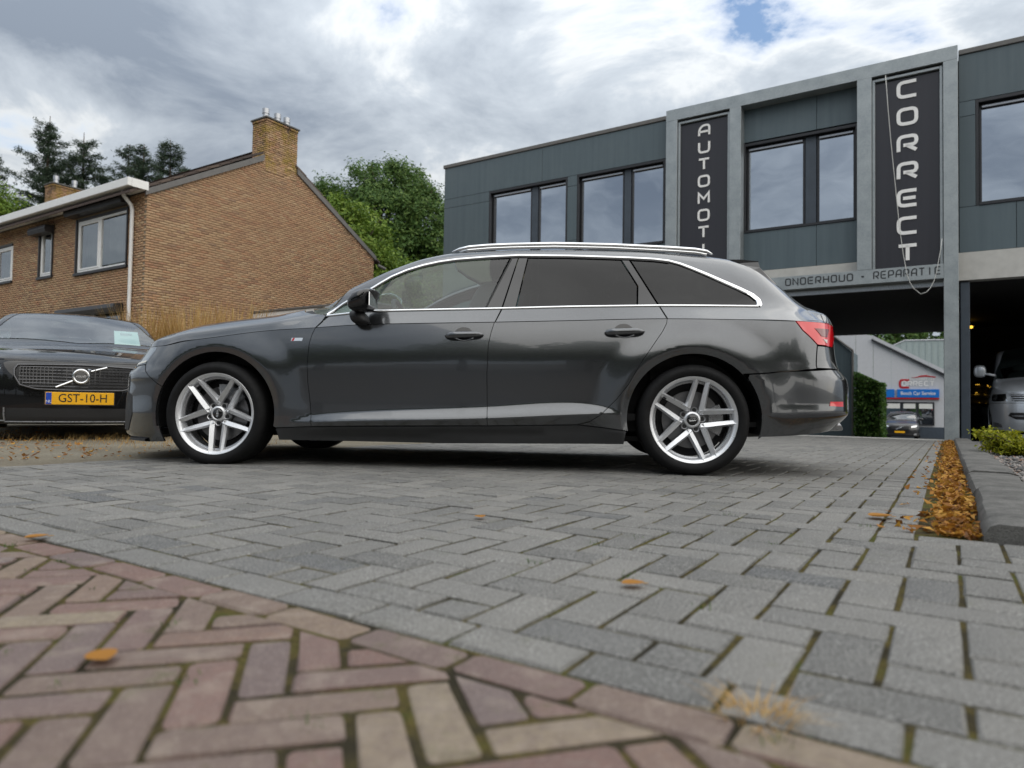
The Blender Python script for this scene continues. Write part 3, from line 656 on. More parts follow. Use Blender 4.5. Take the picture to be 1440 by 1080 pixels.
# ------------------------------------------------------------------ the garage building (yard coordinates, facade at y = FY)
FY = 14.78; WY = FY+.30              # front of the steel frame, plane of the cladding
def garage():
    off = (-6., WY, gz(WY)); root = empty('garage_building'); YD(root, off)
    tag(root, 'two-storey garage with dark green-grey cladding, galvanised steel frame and drive-through', 'building')
    N = lambda: MB(off=off)
    zt = 7.08; zb = 3.35
    # cladding: rows and columns of panels around the window openings
    wins = [(-10.5, -8.09, 4.2, 6.19), (-7.82, -5.52, 4.2, 6.19), (-3.75, -1.50, 4.2, 6.17), (.45, 2.9, 4.2, 6.19), (3.3, 5.7, 4.2, 6.19)]
    j = .004
    def panel(x0, x1, z0, z1):
        b = N(); b.box(x0+j, x1-j, WY, WY+.03, z0+j, z1-j, .002); b.build('cladding_panel', 'cladding', root)
    for x0, x1 in ((-12.05, -8.84), (-8.84, -5.42), (-3.74, -2.27), (-2.27, -1.47), (.19, 1.75), (1.75, 4.9), (4.9, 7.4)): panel(x0, x1, 6.19, zt)
    for x0, x1 in ((-12.05, -8.84), (-8.84, -5.42), (-3.74, -2.27), (-2.27, -1.47), (.19, 1.05), (1.05, 2.6), (2.6, 4.9), (4.9, 7.4)): panel(x0, x1, zb, 4.2)
    for x0, x1, z0, z1 in ((-12.05, -10.5, 5.93, 6.19), (-12.05, -10.5, 4.2, 5.93), (-8.09, -7.82, 5.93, 6.19), (-8.09, -7.82, 4.2, 4.55), (-8.09, -7.82, 4.55, 5.93), (-5.52, -5.42, 4.2, 6.19), (.19, .45, 5.91, 6.19), (.19, .45, 4.2, 5.91), (2.9, 3.3, 4.2, 6.19), (5.7, 7.4, 4.2, 6.19)): panel(x0, x1, z0, z1)
    # left flank and what carries the cladding
    for z0, z1 in ((-.1, 1.6), (1.6, 3.35), (3.35, 4.9), (4.9, 7.08)):
        for y0, y1 in ((WY+.035, WY+3.2), (WY+3.2, WY+6.4), (WY+6.4, WY+9.8)):
            b = N(); b.box(-12.05, -12.02, y0+j, y1-j, z0+j, z1-j, .002); b.build('cladding_panel', 'cladding', root)
    b = N()
    for x0, x1, z0, z1 in ((-12.0, -10.62, 3.3, 7.0), (-7.97, -7.94, 4.0, 6.3), (-12.0, 7.3, 6.3, 7.0), (-12.0, 7.3, 3.3, 4.1)): b.box(x0, x1, WY+.034, WY+.30, z0, z1)
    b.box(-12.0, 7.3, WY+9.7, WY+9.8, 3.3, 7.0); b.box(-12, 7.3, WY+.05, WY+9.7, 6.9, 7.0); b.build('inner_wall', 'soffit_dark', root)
    b = N(); b.box(-12.09, -5.40, WY-.03, WY+.35, 7.085, 7.18, .008); b.build('parapet_coping', 'zinc_grey', root)
    b = N(); b.box(.19, 7.45, WY-.03, WY+.35, 7.085, 7.18, .008); b.build('parapet_coping', 'zinc_grey', root)
    # windows: deep dark reveals, two panes and a clad mullion each
    for k, (x0, x1, z0, z1) in enumerate(wins):
        wr = N(); fr = .045; dp = .20
        for a in ((x0, x0+.05), (x1-.05, x1)): wr.box(a[0]+.002, a[1]-.002, WY+.004, WY+dp, z0+.003, z1-.003)
        wr.box(x0+.05, x1-.05, WY+.004, WY+dp, z1-.06, z1-.003); wr.box(x0+.05, x1-.05, WY-.02, WY+dp, z0+.003, z0+.05)
        win = wr.build('window', 'dark_frame', root)
        mid = [(-9.26, -8.94), (-6.65, -6.34), (-2.57, -2.22), (1.55, 1.85), (4.4, 4.7)][k]
        b = N(); b.box(mid[0]+.07, mid[1]-.07, WY+.10, WY+dp, z0+.055, z1-.065, .004); b.build('mullion_panel', 'plinth_blue', win)
        for a0, a1 in ((x0+.05, mid[0]+.065), (mid[1]-.065, x1-.05)):
            f = N(); g0, g1, h0, h1 = a0+.003, a1-.003, z0+.053, z1-.064
            for q in ((g0, g0+fr, h0, h1), (g1-fr, g1, h0, h1)): f.box(q[0], q[1], WY+dp-.08, WY+dp-.01, q[2], q[3], .006)
            for q in ((g0+fr, g1-fr, h0, h0+fr), (g0+fr, g1-fr, h1-fr, h1)): f.box(q[0]+.001, q[1]-.001, WY+dp-.078, WY+dp-.012, q[2], q[3], .006)
            f.build('frame', 'dark_frame', win)
            p = N(); p.box(g0+fr-.01, g1-fr+.01, WY+dp-.045, WY+dp-.038, h0+fr-.01, h1-fr+.01); p.build('pane', 'glass_window', win)
            s_ = N(); s_.box(g0+fr, g1-fr, WY+dp-.11, WY+dp-.082, h1-fr-.035, h1-fr+.01, .006); s_.build('screen_rail', 'alloy_grey', win)
    # pale concrete band over the openings
    b = N(); b.box(-5.1, .0, WY-.02, WY+.25, 2.86, zb-.004); b.build('concrete_band', 'concrete_wall', root)
    b = N(); b.box(.17, 7.4, WY-.02, WY+.25, 2.83, zb-.004); b.build('concrete_band', 'concrete_wall', root)
    b = N(); b.box(-12.04, -5.45, WY, WY+.25, -.2, zb-.004); b.build('ground_floor_wall', 'cladding', root)
    b = N(); b.box(-5.1, -.03, WY-.10, WY-.03, 2.74, 2.83); b.build('door_track', 'alloy_grey', root)
    # the two passages: dark ceiling, side walls, floors
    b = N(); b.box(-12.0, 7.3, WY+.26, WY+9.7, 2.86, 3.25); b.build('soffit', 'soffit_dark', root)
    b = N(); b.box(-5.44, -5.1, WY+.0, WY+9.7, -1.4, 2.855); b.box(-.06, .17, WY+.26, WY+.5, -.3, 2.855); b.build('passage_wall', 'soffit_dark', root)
    b = N(); b.box(.2, .35, WY+.02, WY+.26, -.2, 2.8, .01); b.build('bay_post', 'plinth_blue', root)
    b = N(); b.box(-.06, .0, WY-.02, WY+.28, -.2, 2.82, .006); b.build('bay_post', 'dark_frame', root)
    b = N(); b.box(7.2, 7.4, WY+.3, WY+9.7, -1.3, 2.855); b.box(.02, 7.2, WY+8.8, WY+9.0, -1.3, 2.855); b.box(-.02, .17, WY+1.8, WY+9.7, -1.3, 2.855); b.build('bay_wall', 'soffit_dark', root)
    b = N(); b.box(-5.1, -.0, FY+.02, FY+.17, gz(FY)-.15, gz(FY)+.012, .006); b.build('threshold', 'concrete_wall', root)
    # banners and steel frame
    z1 = 7.16
    def steel(x0, x1, za, zb_, y0=FY, y1=WY-.004, c=.004):
        b = N(); b.box(x0, x1, y0, y1, za, zb_, c); return b.build('steel_post' if zb_-za > 1 else 'steel_beam', 'galvanised', root)
    steel(-5.40, -5.14, -.2, 6.905); steel(-3.97, -3.73, 3.125, 6.905); steel(-1.49, -1.235, 3.125, 6.905); steel(-.055, .175, -.2, 6.905)
    b = N(); b.prism([(-5.40, 6.907), (-5.14, 6.907), (-5.16, 6.93), (-5.40, z1)], FY, WY-.004); b.build('mitre_plate', 'galvanised', root); b = N(); b.prism([(.175, 6.907), (-.055, 6.907), (-.03, 6.93), (.175, z1)], FY, WY-.004); b.build('mitre_plate', 'galvanised', root)
    b = N(); b.prism([(-5.393, z1), (-5.154, 6.907), (-.044, 6.907), (.168, z1)], FY+.003, WY-.004); b.build('steel_beam', 'galvanised', root)
    sb = steel(-5.14, -.056, 2.85, 3.122)
    def letters(txt, x0, x1, z0, hg, st, mat, par, wscale=.82, nm='lettering', y=FY):
        b = N(); n = len(txt); pitch = (x1-x0)/n
        for i, ch in enumerate(txt):
            if ch != ' ': glyph(b, ch, x0+i*pitch, z0, pitch*wscale, hg, st, y-.004, y+.002)
        b.build(nm, mat, par)
    letters('ONDERHOUD', -2.82, -1.53, 2.925, .155, .025, 'letter_dark', sb); letters('-', -1.44, -1.32, 2.925, .155, .03, 'letter_dark', sb); letters('REPARATIE', -1.21, -.075, 2.925, .155, .022, 'letter_dark', sb)
    for txt, x0, x1, xc, lw, lh, step, ztop, st in (('AUTOMOTIVE', -5.135, -3.975, -4.55, .27, .27, .397, 6.71, .045), ('CORRECT', -1.23, -.06, -.635, .36, .345, .527, 6.735, .064)):
        b = N(); b.box(x0+.05, x1-.05, FY+.10, FY+.118, 3.135, 6.78); ban = b.build('banner', 'banner', root)
        b = N()
        for q in ((x0+.002, x0+.05), (x1-.05, x1-.002)): b.box(q[0], q[1], FY+.05, FY+.13, 3.13, 6.86, .005)
        b.box(x0+.05, x1-.05, FY+.05, FY+.13, 6.81, 6.86, .005); b.build('banner_frame', 'galvanised', ban)
        for i, ch in enumerate(txt):
            g = N(); glyph(g, ch, xc-lw/2, ztop-lh-i*step*(.96 if txt[0] == 'A' else 1), lw, lh, st, FY+.085, FY+.099)
            g.build('letter', 'letter_white', ban)
    # lamp deep inside the right bay
    b = N(); b.box(.44, .58, WY+7.0, WY+7.1, 2.66, 2.73, .02); lo = b.build('bay_lamp', 'lamp_glow', root)
    return root
garage()
b = MB(off=(-.6, FY-.06, 2.58)); b.tube([(x, FY-.05+.02*math.sin(i*1.7), z) for i, (x, z) in enumerate(((-.99, 6.86), (-.95, 6.2), (-.9, 5.53), (-.83, 4.7), (-.76, 3.86), (-.70, 3.35), (-.64, 2.97), (-.59, 2.8), (-.53, 2.69), (-.42, 2.58), (-.33, 2.6), (-.27, 2.67), (-.21, 2.8), (-.16, 2.99), (-.13, 3.2), (-.1, 3.38), (-.08, 3.58)))], .0065, 6)
YD(tag(b.build('hanging_cable', 'cable_white', smooth=True), 'thin white cable hanging in a loop over the right banner', 'cable'), (-.6, FY-.06, 2.58))

# ------------------------------------------------------------------ yard behind the passage
def back_building():
    D = 51.; k = D/44; off = (-4., D, -1.3); root = empty('workshop_hall'); YD(root, off); N = lambda: MB(off=off)
    tag(root, 'white metal-clad workshop hall with slanting roof edge seen through the drive-through', 'building')
    cz = .38
    def z(v): return cz+(v-cz)*k
    xs = [-9, -5.4, -4.5, -3.6, -2.7, -1.83, -.9, 0, 4]
    def top(x): return 4.75-(x+3.67)*.58 if x > -3.67 else 4.9
    for a0, a1 in zip(xs, xs[1:]):
        b = N(); a, c = a0*k, a1*k; b.prism([(a+.01, -1.3), (c-.01, -1.3), (c-.01, z(top(a1))), (a+.01, z(top(a0)))], D, D+.05); b.build('wall_panel', 'clad_white', root)
    b = N(); b.prism([(-3.67*k, z(4.4)+.15), (-3.67*k, z(4.4)), (2*k, z(1.1)), (2*k, z(1.1)+.15)], D-.2, D+.1); 
    b.build('roof_edge', 'dark_frame', root)
    kk = (D+3)/44; zz_ = lambda v: cz+(v-cz)*kk; b = N(); b.prism([(-3.1*kk, zz_(0)), (4*kk, zz_(0)), (4*kk, zz_(4.25)), (-2.04*kk, zz_(4.37)), (-2.92*kk, zz_(3.96)), (-3.1*kk, zz_(3.85))], D+3, D+3.1)
    rs = b.build('roof_sheets', 'roof_sheet', root)
    for i in range(15):
        xx = -2.8+i*.3; zt = 3.96+(xx+2.92)*.466 if xx < -2.04 else 4.36; b = N(); b.box(xx*kk-.02, xx*kk+.02, D+2.95, D+2.999, zz_(0), zz_(zt)); b.build('seam', 'roof_sheet', rs)
    b = N(); b.tube([(-3.1*kk, D+2.98, zz_(3.86)), (-2.04*kk, D+2.98, zz_(4.38)), (4*kk, D+2.98, zz_(4.26))], .05, 6); b.build('ridge_trim', 'clad_white', rs)
    b = N(); b.box(-12, 5, D-.04, D-.003, -1.3, z(-.45)); b.build('plinth', 'plinth_blue', root)
    wn_ = N(); x0, x1, z0, z1 = -3.0*k, -.62*k, z(-.36), z(.92)
    for q in ((x0, x0+.09, z0, z1), (x1-.09, x1, z0, z1), (x0+.09, x1-.09, z1-.09, z1), (x0+.09, x1-.09, z0, z0+.07)): wn_.box(q[0], q[1], D-.09, D-.005, q[2], q[3])
    for f in (.345, .66): wn_.box(x0+(x1-x0)*f-.04, x0+(x1-x0)*f+.04, D-.09, D-.005, z0+.07, z1-.09)
    win = wn_.build('window', 'dark_frame', root)
    for f0, f1 in ((0, .345), (.345, .66), (.66, 1)):
        b = N(); b.box(x0+(x1-x0)*f0+.06, x0+(x1-x0)*f1-.06, D-.05, D-.045, z0+.07, z1-.09); b.build('pane', 'glass_window', win)
        b = N(); b.box(x0+(x1-x0)*f0+.10, x0+(x1-x0)*f1-.10, D-.075, D-.06, z1-.42, z1-.10); b.build('blind', 'blinds', win)
    s_ = N(); s_.box(-2.40*k, -.39*k, D-.16, D-.01, z(1.18), z(1.63)); s1 = s_.build('blue_sign', 'sign_blue', root)
    text_obj('Bosch Car Service', .31, 'white_pvc', s1, Vector((-1.395*k-off[0], D-.168-off[1], z(1.40)-off[2])), (R(90), 0, 0), sx=.84, bold=.004)
    s_ = N(); s_.box(-3.4*k, -2.53*k, D-.16, D-.01, z(1.18), z(1.63)); s_.build('blue_sign', 'sign_blue', root)
    s_ = N(); s_.box(-3.4*k, -.39*k, D-.16, D-.01, z(1.08), z(1.15)); s_.build('red_stripe', 'logo_red', root)
    # the hall's logo: a red C holding white letters, a red car outline above
    g = N(); glyph(g, 'C', -2.32*k, z(1.68), .56*k, .52*k, .10*k, D-.03, D-.004); g.build('logo_letter', 'logo_red', root)
    g = N()
    for i, ch in enumerate('ORRECT'): glyph(g, ch, (-2.17+i*.265)*k, z(1.80), .235*k, .30*k, .06*k, D-.036, D-.032)
    g.build('logo_letters', 'white_pvc', root)
    g = N()
    for i, ch in enumerate('AUTOMOTIVE'): glyph(g, ch, (-1.78+i*.122)*k, z(2.14), .10*k, .11*k, .022*k, D-.036, D-.032)
    g.build('logo_letters', 'white_pvc', root)
    g = N(); car = [(-1.75, 2.29), (-1.5, 2.31), (-1.25, 2.40), (-1.0, 2.42), (-.8, 2.36), (-.55, 2.33), (-.58, 2.26), (-.75, 2.30), (-1.0, 2.33), (-1.25, 2.32), (-1.5, 2.27)]
    g.prism([(a*k, z(b_)) for a, b_ in car], D-.03, D-.004); g.build('logo_car', 'logo_red', root)
back_building()
def grey_shed():
    k = 30/24.6; off = (-4.2*k, 30.4, -1.2); root = empty('grey_outbuilding'); YD(root, off); N = lambda: MB(off=off)
    tag(root, 'grey-green outbuilding corner just behind the tail of the grey estate car', 'building')
    b = N(); z = lambda v: .38+(v-.38)*k
    b.prism([(-6.2*k, -1.3), (-2.62*k, -1.3), (-2.62*k, z(2.3)), (-3.3*k, z(2.9)), (-6.2*k, z(3.6))], 30, 32); b.build('wall', 'cladding', root)
    b = N(); b.tube([(-2.60*k, 29.95, z(2.34)), (-3.3*k, 29.95, z(2.94)), (-6.2*k, 29.95, z(3.64))], .05, 6); b.tube([(-2.60*k, 29.95, z(2.34)), (-2.60*k, 29.95, -1.2)], .045, 6); b.build('edge_trim', 'zinc_grey', root)
grey_shed()

# ------------------------------------------------------------------ brick house
HX, HY = -16.23, 8.90               # its near corner in the yard
def brick_house():
    off = (HX-4, HY+3.8, 0); root = empty('brick_house'); YD(root, off); N = lambda: MB(off=off)
    tag(root, 'yellow-brown brick house with a plain gable, big chimney and white gutter', 'house')
    LN = 22.; x1 = HX; x0 = HX-LN; y0 = HY; y1 = HY+7.71; ridge = HY+3.80; ez = 5.42; rz = 7.62
    def gtop(y): return ez+(rz-ez)*(y-y0)/(ridge-y0) if y < ridge else ez-.12+(rz-ez+.12)*(y1-y)/(y1-ridge)
    wins = [(x1-3.38, x1-.80, 3.70, 5.14, 'wide'), (x1-5.50, x1-4.66, 3.78, 5.16, 'slim'), (x1-8.35, x1-7.18, 3.85, 4.96, 'plain'), (x1-3.70, x1-.95, .9, 2.72, 'low'), (x1-12.0, x1-9.8, 3.7, 5.1, 'plain'), (x1-8.2, x1-6, .9, 2.6, 'low')]
    # core of mortar behind the bricks
    b = N(); m = .012
    b.prism([(y0+m, 0), (y1-m, 0), (y1-m, gtop(y1)), (ridge, rz), (y0+m, gtop(y0))], x1-.12, x1-m, 'x'); b.box(x0, x1-.12, y1-.2, y1, 0, ez)
    cuts = sorted(wins, key=lambda q: q[0]); zs = [0, 5.40]
    # front core in strips around the openings
    xe = sorted(set([x0, x1-.12]+[q[0] for q in wins]+[q[1] for q in wins]))
    for a, c in zip(xe, xe[1:]):
        op = sorted([(q[2], q[3]) for q in wins if q[0] < (a+c)/2 < q[1]]); z_ = 0
        for o0, o1 in op:
            if o0 > z_: b.box(a, c, y0+m, y0+.12, z_, o0)
            z_ = o1
        b.box(a, c, y0+m, y0+.12, z_, 5.40)
    b.build('wall', 'mortar', root)
    # every brick, gable then front
    ch_, bl = .0625, .22; V = []; F = []
    q5 = [(0, 1, 5, 4), (1, 2, 6, 5), (2, 3, 7, 6), (3, 0, 4, 7), (4, 5, 6, 7)]
    def brick(u0, u1, z0, z1, face):
        bb = len(V); d = random.gauss(0, .0015); j = .005; u0 += j; u1 -= j; z0 += j; z1 -= j; cc = .0
        if face == 'g': V.extend([(x1-m, u0, z0), (x1-m, u1, z0), (x1-m, u1, z1), (x1-m, u0, z1), (x1+d, u0, z0), (x1+d, u1, z0), (x1+d, u1, z1), (x1+d, u0, z1)])
        else: V.extend([(u0, y0+m, z0), (u1, y0+m, z0), (u1, y0+m, z1), (u0, y0+m, z1), (u0, y0+d, z0), (u1, y0+d, z0), (u1, y0+d, z1), (u0, y0+d, z1)])
        F.extend([tuple(i+bb for i in f) for f in q5])
    z = .0; r_ = 0
    while z < rz:
        y = y0-(bl/2 if r_ % 2 else 0)
        while y < y1:
            a, c = max(y, y0), min(y+bl, y1)
            if c-a > .03 and min(gtop(a), gtop(c)) > z+ch_-.01: brick(a, c, z, z+ch_, 'g')
            y += bl
        if z < 5.36:
            x = x1-m-(bl/2 if r_ % 2 else 0)+.0
            x = x1-.0005 if r_ % 2 else x1-bl/2+0
            while x > x1-13.5:
                a, c = max(x-bl, x1-13.5), min(x, x1-.0135)
                segs = [(a, c)]
                for q in wins:
                    if z+ch_ > q[2]+.005 and z < q[3]-.005:
                        ns = []
                        for s0, s1 in segs:
                            if s1 <= q[0] or s0 >= q[1]: ns.append((s0, s1))
                            else:
                                if q[0]-s0 > .03: ns.append((s0, q[0]))
                                if s1-q[1] > .03: ns.append((q[1], s1))
                        segs = ns
                for s0, s1 in segs:
                    if s1-s0 > .02: brick(s0, s1, z, z+ch_, 'f')
                x -= bl
        z += ch_; r_ += 1
    VV = np.array(V)-np.array(off); o = fast_mesh('bricks', VV, F, 'house_brick', root); tag(o, kind='stuff')
    # roof planes with tile rows, verge boards, gutter
    tiles = N()
    for side in (0, 1):
        ya, za, yb, zb_ = (y0-.42, ez-.13, ridge, rz+.12) if side == 0 else (y1+.25, ez-.28, ridge, rz+.12)
        n = 13
        for i in range(n):
            t0, t1 = i/n, (i+1)/n
            p0 = (ya+(yb-ya)*t0, za+(zb_-za)*t0); p1 = (ya+(yb-ya)*(t1+.02), za+(zb_-za)*(t1+.02)); d = .035
            xe_ = x1-.64 if HY+3.18 < (p0[0]+p1[0])/2 < HY+4.55 else x1+.035
            tiles.add([(x0, p0[0], p0[1]+d), (xe_, p0[0], p0[1]+d), (xe_, p1[0], p1[1]), (x0, p1[0], p1[1]), (x0, p0[0], p0[1]-.03), (xe_, p0[0], p0[1]-.03), (xe_, p1[0], p1[1]-.05), (x0, p1[0], p1[1]-.05)],
                      [(0, 1, 2, 3), (4, 7, 6, 5), (0, 4, 5, 1), (1, 5, 6, 2), (3, 7, 4, 0)])
    roof = tiles.build('roof', 'roof_tile', root)
    b = N()
    b.prism([(y0-.05, gtop(y0)+.02), (ridge-.55, gtop(ridge-.55)+.03), (ridge-.55, gtop(ridge-.55)-.14), (y0-.05, gtop(y0)-.13)][::-1], x1+.004, x1+.05, 'x'); b.build('verge_board', 'zinc_grey', roof)
    b = N(); b.prism([(y1+.05, gtop(y1)+.02), (ridge+.62, gtop(ridge+.62)+.03), (ridge+.62, gtop(ridge+.62)-.13), (y1+.05, gtop(y1)-.13)], x1+.004, x1+.05, 'x'); b.build('verge_board', 'zinc_grey', roof)
    b = N(); b.box(x0, x1+.07, y0-.50, y0-.40, 5.40, 5.60, .012); b.box(x0, x1+.06, y0-.40, y0-.02, 5.405, 5.45); b.box(x1+.0601, x1+.07, y0-.40, y0-.004, 5.40, 5.60); b.build('gutter', 'white_pvc', root)
    b = N(); b.tube([(x1-.52, y0-.30, 5.41), (x1-.52, y0-.28, 5.30), (x1-.52, y0-.10, 5.12), (x1-.52, y0-.065, 5.0), (x1-.52, y0-.065, 0)], .045, 10); b.build('downpipe', 'white_pvc', root, auto=50)
    b = N(); b.tube([(x1-.02, y1+.2, 5.05), (x1+.1, y1+.45, 4.95)], .05, 8); b.build('rear_gutter_end', 'zinc_grey', root)
    # chimneys with their flue pots
    def chimney(cx1, ya, yb, zb0, zt, pots, capped):
        b = N(); wd = .62; n = int((zt-zb0)/.0625); cx0 = cx1-wd
        b.box(cx0+.012, cx1-.012, ya+.012, yb-.012, zb0, zt-.01); core = b.build('chimney', 'mortar', roof if capped else root)
        V.clear(); F.clear(); 
        for i in range(n):
            z0 = zb0+i*.0625; ex = .025 if i >= n-1 else 0.
            for face in range(4):
                ln = (yb-ya) if face < 2 else wd; u = -(bl/2 if (i+face) % 2 else 0)
                while u < ln:
                    a, c = max(u, 0)+.005, min(u+bl, ln)-.005; u += bl
                    if c-a < .03: continue
                    bb = len(V); d = random.gauss(0, .002)+ex
                    if face == 0: pts = [(cx1-.012, ya+a), (cx1-.012, ya+c), (cx1+d, ya+c), (cx1+d, ya+a)]
                    elif face == 1: pts = [(cx0+.012, ya+a), (cx0+.012, ya+c), (cx0-d, ya+c), (cx0-d, ya+a)]
                    elif face == 2: pts = [(cx0+a, ya+.012), (cx0+c, ya+.012), (cx0+c, ya-d), (cx0+a, ya-d)]
                    else: pts = [(cx0+a, yb-.012), (cx0+c, yb-.012), (cx0+c, yb+d), (cx0+a, yb+d)]
                    for zz_ in (z0+.005, z0+.0575): V.extend([(p_[0], p_[1], zz_) for p_ in pts])
                    F.extend([tuple(k+bb for k in f) for f in ((0, 1, 5, 4), (1, 2, 6, 5), (2, 3, 7, 6), (3, 0, 4, 7), (4, 5, 6, 7), (3, 2, 1, 0))])
        o = fast_mesh('bricks', np.array(V)-np.array(off), F, 'chimney_brick', core); tag(o, kind='stuff')
        b = N(); b.box(cx0-.05, cx1+.05, ya-.05, yb+.05, zt-.005, zt+.045, .01); b.build('cap', 'kerb_concrete', core)
        for f in pots:
            b = N(); yy = ya+(yb-ya)*f; prof = [(.0, .0), (.085, 0), (.085, .20), (.10, .20), (.10, .34), (.08, .34), (.0, .33)]; mb2 = MB().lathe(prof, 14)
            b.add([(x_+(cx0+cx1)/2, -z_+yy, y_+zt+.045) for x_, y_, z_ in mb2.v], mb2.f); b.build('flue_pot', 'alloy_grey', core, auto=40)
    chimney(x1+.004, HY+3.32, HY+4.42, 6.9, 8.42, (.18, .55, .85), False)
    chimney(x1-12.4, HY+3.2, HY+4.4, 6.9, 8.55, (.2, .75), True)
    # windows
    for (a, c, z0, z1, kind) in wins:
        fb = N(); dk = 'shutter_black'
        y = y0+.09
        if kind != 'plain':
            for q in ((a, a+.05, z0, z1), (c-.05, c, z0, z1)): fb.box(q[0]+.002, q[1], y0-.03, y0+.10, q[2], q[3])
        fb.box(a-.03, c+.03, y0-.05, y0+.10, z0-.07, z0-.002); fb.box(a+.052, c-.052, y0-.01, y0+.10, z1-.05, z1-.002)
        win = fb.build('window', dk, root)
        fr = N(); g0, g1, h0, h1 = a+.052, c-.052, z0+.003, z1-.055; t = .065
        def rim(x_0, x_1, z_0, z_1, w_, yy0, yy1):
            for q in ((x_0, x_0+w_, z_0, z_1), (x_1-w_, x_1, z_0, z_1)): fr.box(q[0], q[1], yy0, yy1, q[2], q[3], .008)
            for q in ((x_0+w_, x_1-w_, z_0, z_0+w_), (x_0+w_, x_1-w_, z_1-w_, z_1)): fr.box(q[0], q[1], yy0+.002, yy1-.002, q[2], q[3], .008)
        rim(g0, g1, h0, h1, t, y0+.02, y0+.08); panes = []
        if kind in ('wide', 'low'):
            xm = g0+(g1-g0)*.46; fr.box(xm-.05, xm+.05, y0+.022, y0+.078, h0+t, h1-t, .008); panes = [(g0+t, xm-.05), (xm+.05, g1-t)]
        else: panes = [(g0+t, g1-t)]
        for i, (p0, p1) in enumerate(panes):
            if i == 0: rim(p0+.003, p1-.003, h0+t+.003, h1-t-.003, .05, y0+.012, y0+.07)
        fr.build('frame', 'white_pvc', win)
        for p0, p1 in panes:
            p = N(); p.box(p0+.04, p1-.04, y0+.05, y0+.055, h0+t+.04, h1-t-.04); p.build('pane', 'glass_house', win)
            if kind != 'low':
                cu = N(); n = 18; zz0, zz1 = h0+t, h1-t; w_ = (p1-p0); full = kind == 'plain'
                for i in range(n):
                    u0, u1 = p0+w_*(.02+(.55 if not full else .9)*i/n), p0+w_*(.02+(.55 if not full else .9)*(i+1)/n); s0, s1 = .02*math.sin(i*1.9), .02*math.sin((i+1)*1.9)
                    cu.add([(u0, y0+.22+s0, zz0), (u1, y0+.22+s1, zz0), (u1, y0+.22+s1, zz1), (u0, y0+.22+s0, zz1)], [(0, 1, 2, 3)])
                cu.build('curtain', 'curtain', win)
        if kind in ('wide', 'slim', 'low'):
            ex = .18 if kind != 'slim' else .14; b = N(); zt = z1+(.30 if kind == 'wide' else .02 if kind == 'low' else .0); zh = .26 if kind == 'wide' else .22
            b.prism([(y0-.02, zt-zh), (y0-.24, zt-zh+.01), (y0-.27, zt-zh*.55), (y0-.24, zt-.02), (y0-.02, zt)], a-ex, c+ex*.4, 'x'); b.build('roller_shutter_box', dk, win)
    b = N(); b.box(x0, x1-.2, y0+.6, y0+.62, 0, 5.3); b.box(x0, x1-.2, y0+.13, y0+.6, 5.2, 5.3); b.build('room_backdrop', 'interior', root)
brick_house()
def garage_shed():
    off = (-14.7, 12.2, 0); root = empty('flat_garage'); YD(root, off); N = lambda: MB(off=off)
    tag(root, 'low flat-roofed garage with white fascia against the brick gable', 'garage')
    b = N(); b.box(-16.2, -11.9, 12.1, 16, 0, 2.42); b.build('wall', 'house_brick', root)
    b = N(); b.box(-16.21, -11.8, 11.9, 11.98, 2.42, 2.80, .01); b.build('fascia', 'white_pvc', root)
    b = N(); b.box(-16.215, -11.75, 11.86, 16, 2.803, 2.86, .01); b.build('roof_edge', 'zinc_grey', root)
garage_shed()
# ------------------------------------------------------------------ vegetation
def broad_tree(name, base, blobs, mat, lab, leaf=.13, per=46, dens=1., seed=1, trunk_r=.28, group=None, cat='tree'):
    """blobs: (dx, dy, z, rx, rz) crown lobes about the trunk"""
    rg = np.random.default_rng(seed); rr = random.Random(seed); root = empty(name, base); tag(root, lab, cat, group)
    P = []; Nn = []
    for dx, dy, z, rx, rz in blobs:
        nc = int(30*rx*rx*dens)+10
        d = rg.normal(size=(nc, 3)); d /= np.linalg.norm(d, axis=1)[:, None]; rad = rg.uniform(.45, 1.08, nc)**.7
        c = np.array([dx, dy, z])+d*rad[:, None]*np.array([rx, rx, rz])
        cr = rg.uniform(.25, .72, nc)*min(1.2, .55+rx*.22)
        q = np.clip(rg.normal(size=(nc, per, 3)), -1.7, 1.7); q *= (cr[:, None]*.48)[..., None]*np.array([1, 1, .75]); p = (c[:, None]+q).reshape(-1, 3)
        nn = (q+np.repeat(d[:, None], per, 1)*.35).reshape(-1, 3)+rg.normal(size=(nc*per, 3))*.35+np.array([0, 0, .35]); nn /= np.linalg.norm(nn, axis=1)[:, None]+1e-9
        P.append(p); Nn.append(nn)
    P = np.concatenate(P); Nn = np.concatenate(Nn)
    V, F = leaf_cards(len(P), lambda r_, n: (P, Nn), leaf, .35, seed, .42); fast_mesh('crown', V, F, mat, root)
    b = MB(); zc = min(q[2]-q[4]*.5 for q in blobs); top = max(q[2] for q in blobs)
    b.tube([(0, 0, -.1), (.05, .02, zc*.5), (-.04, .05, zc), (.08, 0, zc+(top-zc)*.45), (0, .05, top)], [trunk_r*1.25, trunk_r, trunk_r*.85, trunk_r*.5, .04], 9)
    for dx, dy, z, rx, rz in blobs:
        s0 = Vector((0, 0, zc*rr.uniform(.75, 1.05))); e = Vector((dx, dy, z)); m = s0.lerp(e, .5)+Vector((0, 0, rz*.15)); b.tube([s0, m, e], [trunk_r*.5, trunk_r*.3, .03], 6)
        for _ in range(5):
            a = rr.uniform(0, 6.28); t = e+Vector((math.cos(a)*rx*.8, math.sin(a)*rx*.8, rr.uniform(-.2, .8)*rz)); b.tube([m, m.lerp(t, .5)+Vector((0, 0, .1)), t], [trunk_r*.2, .04, .012], 5)
    b.build('trunk', 'stem_wood', root, smooth=True); return root
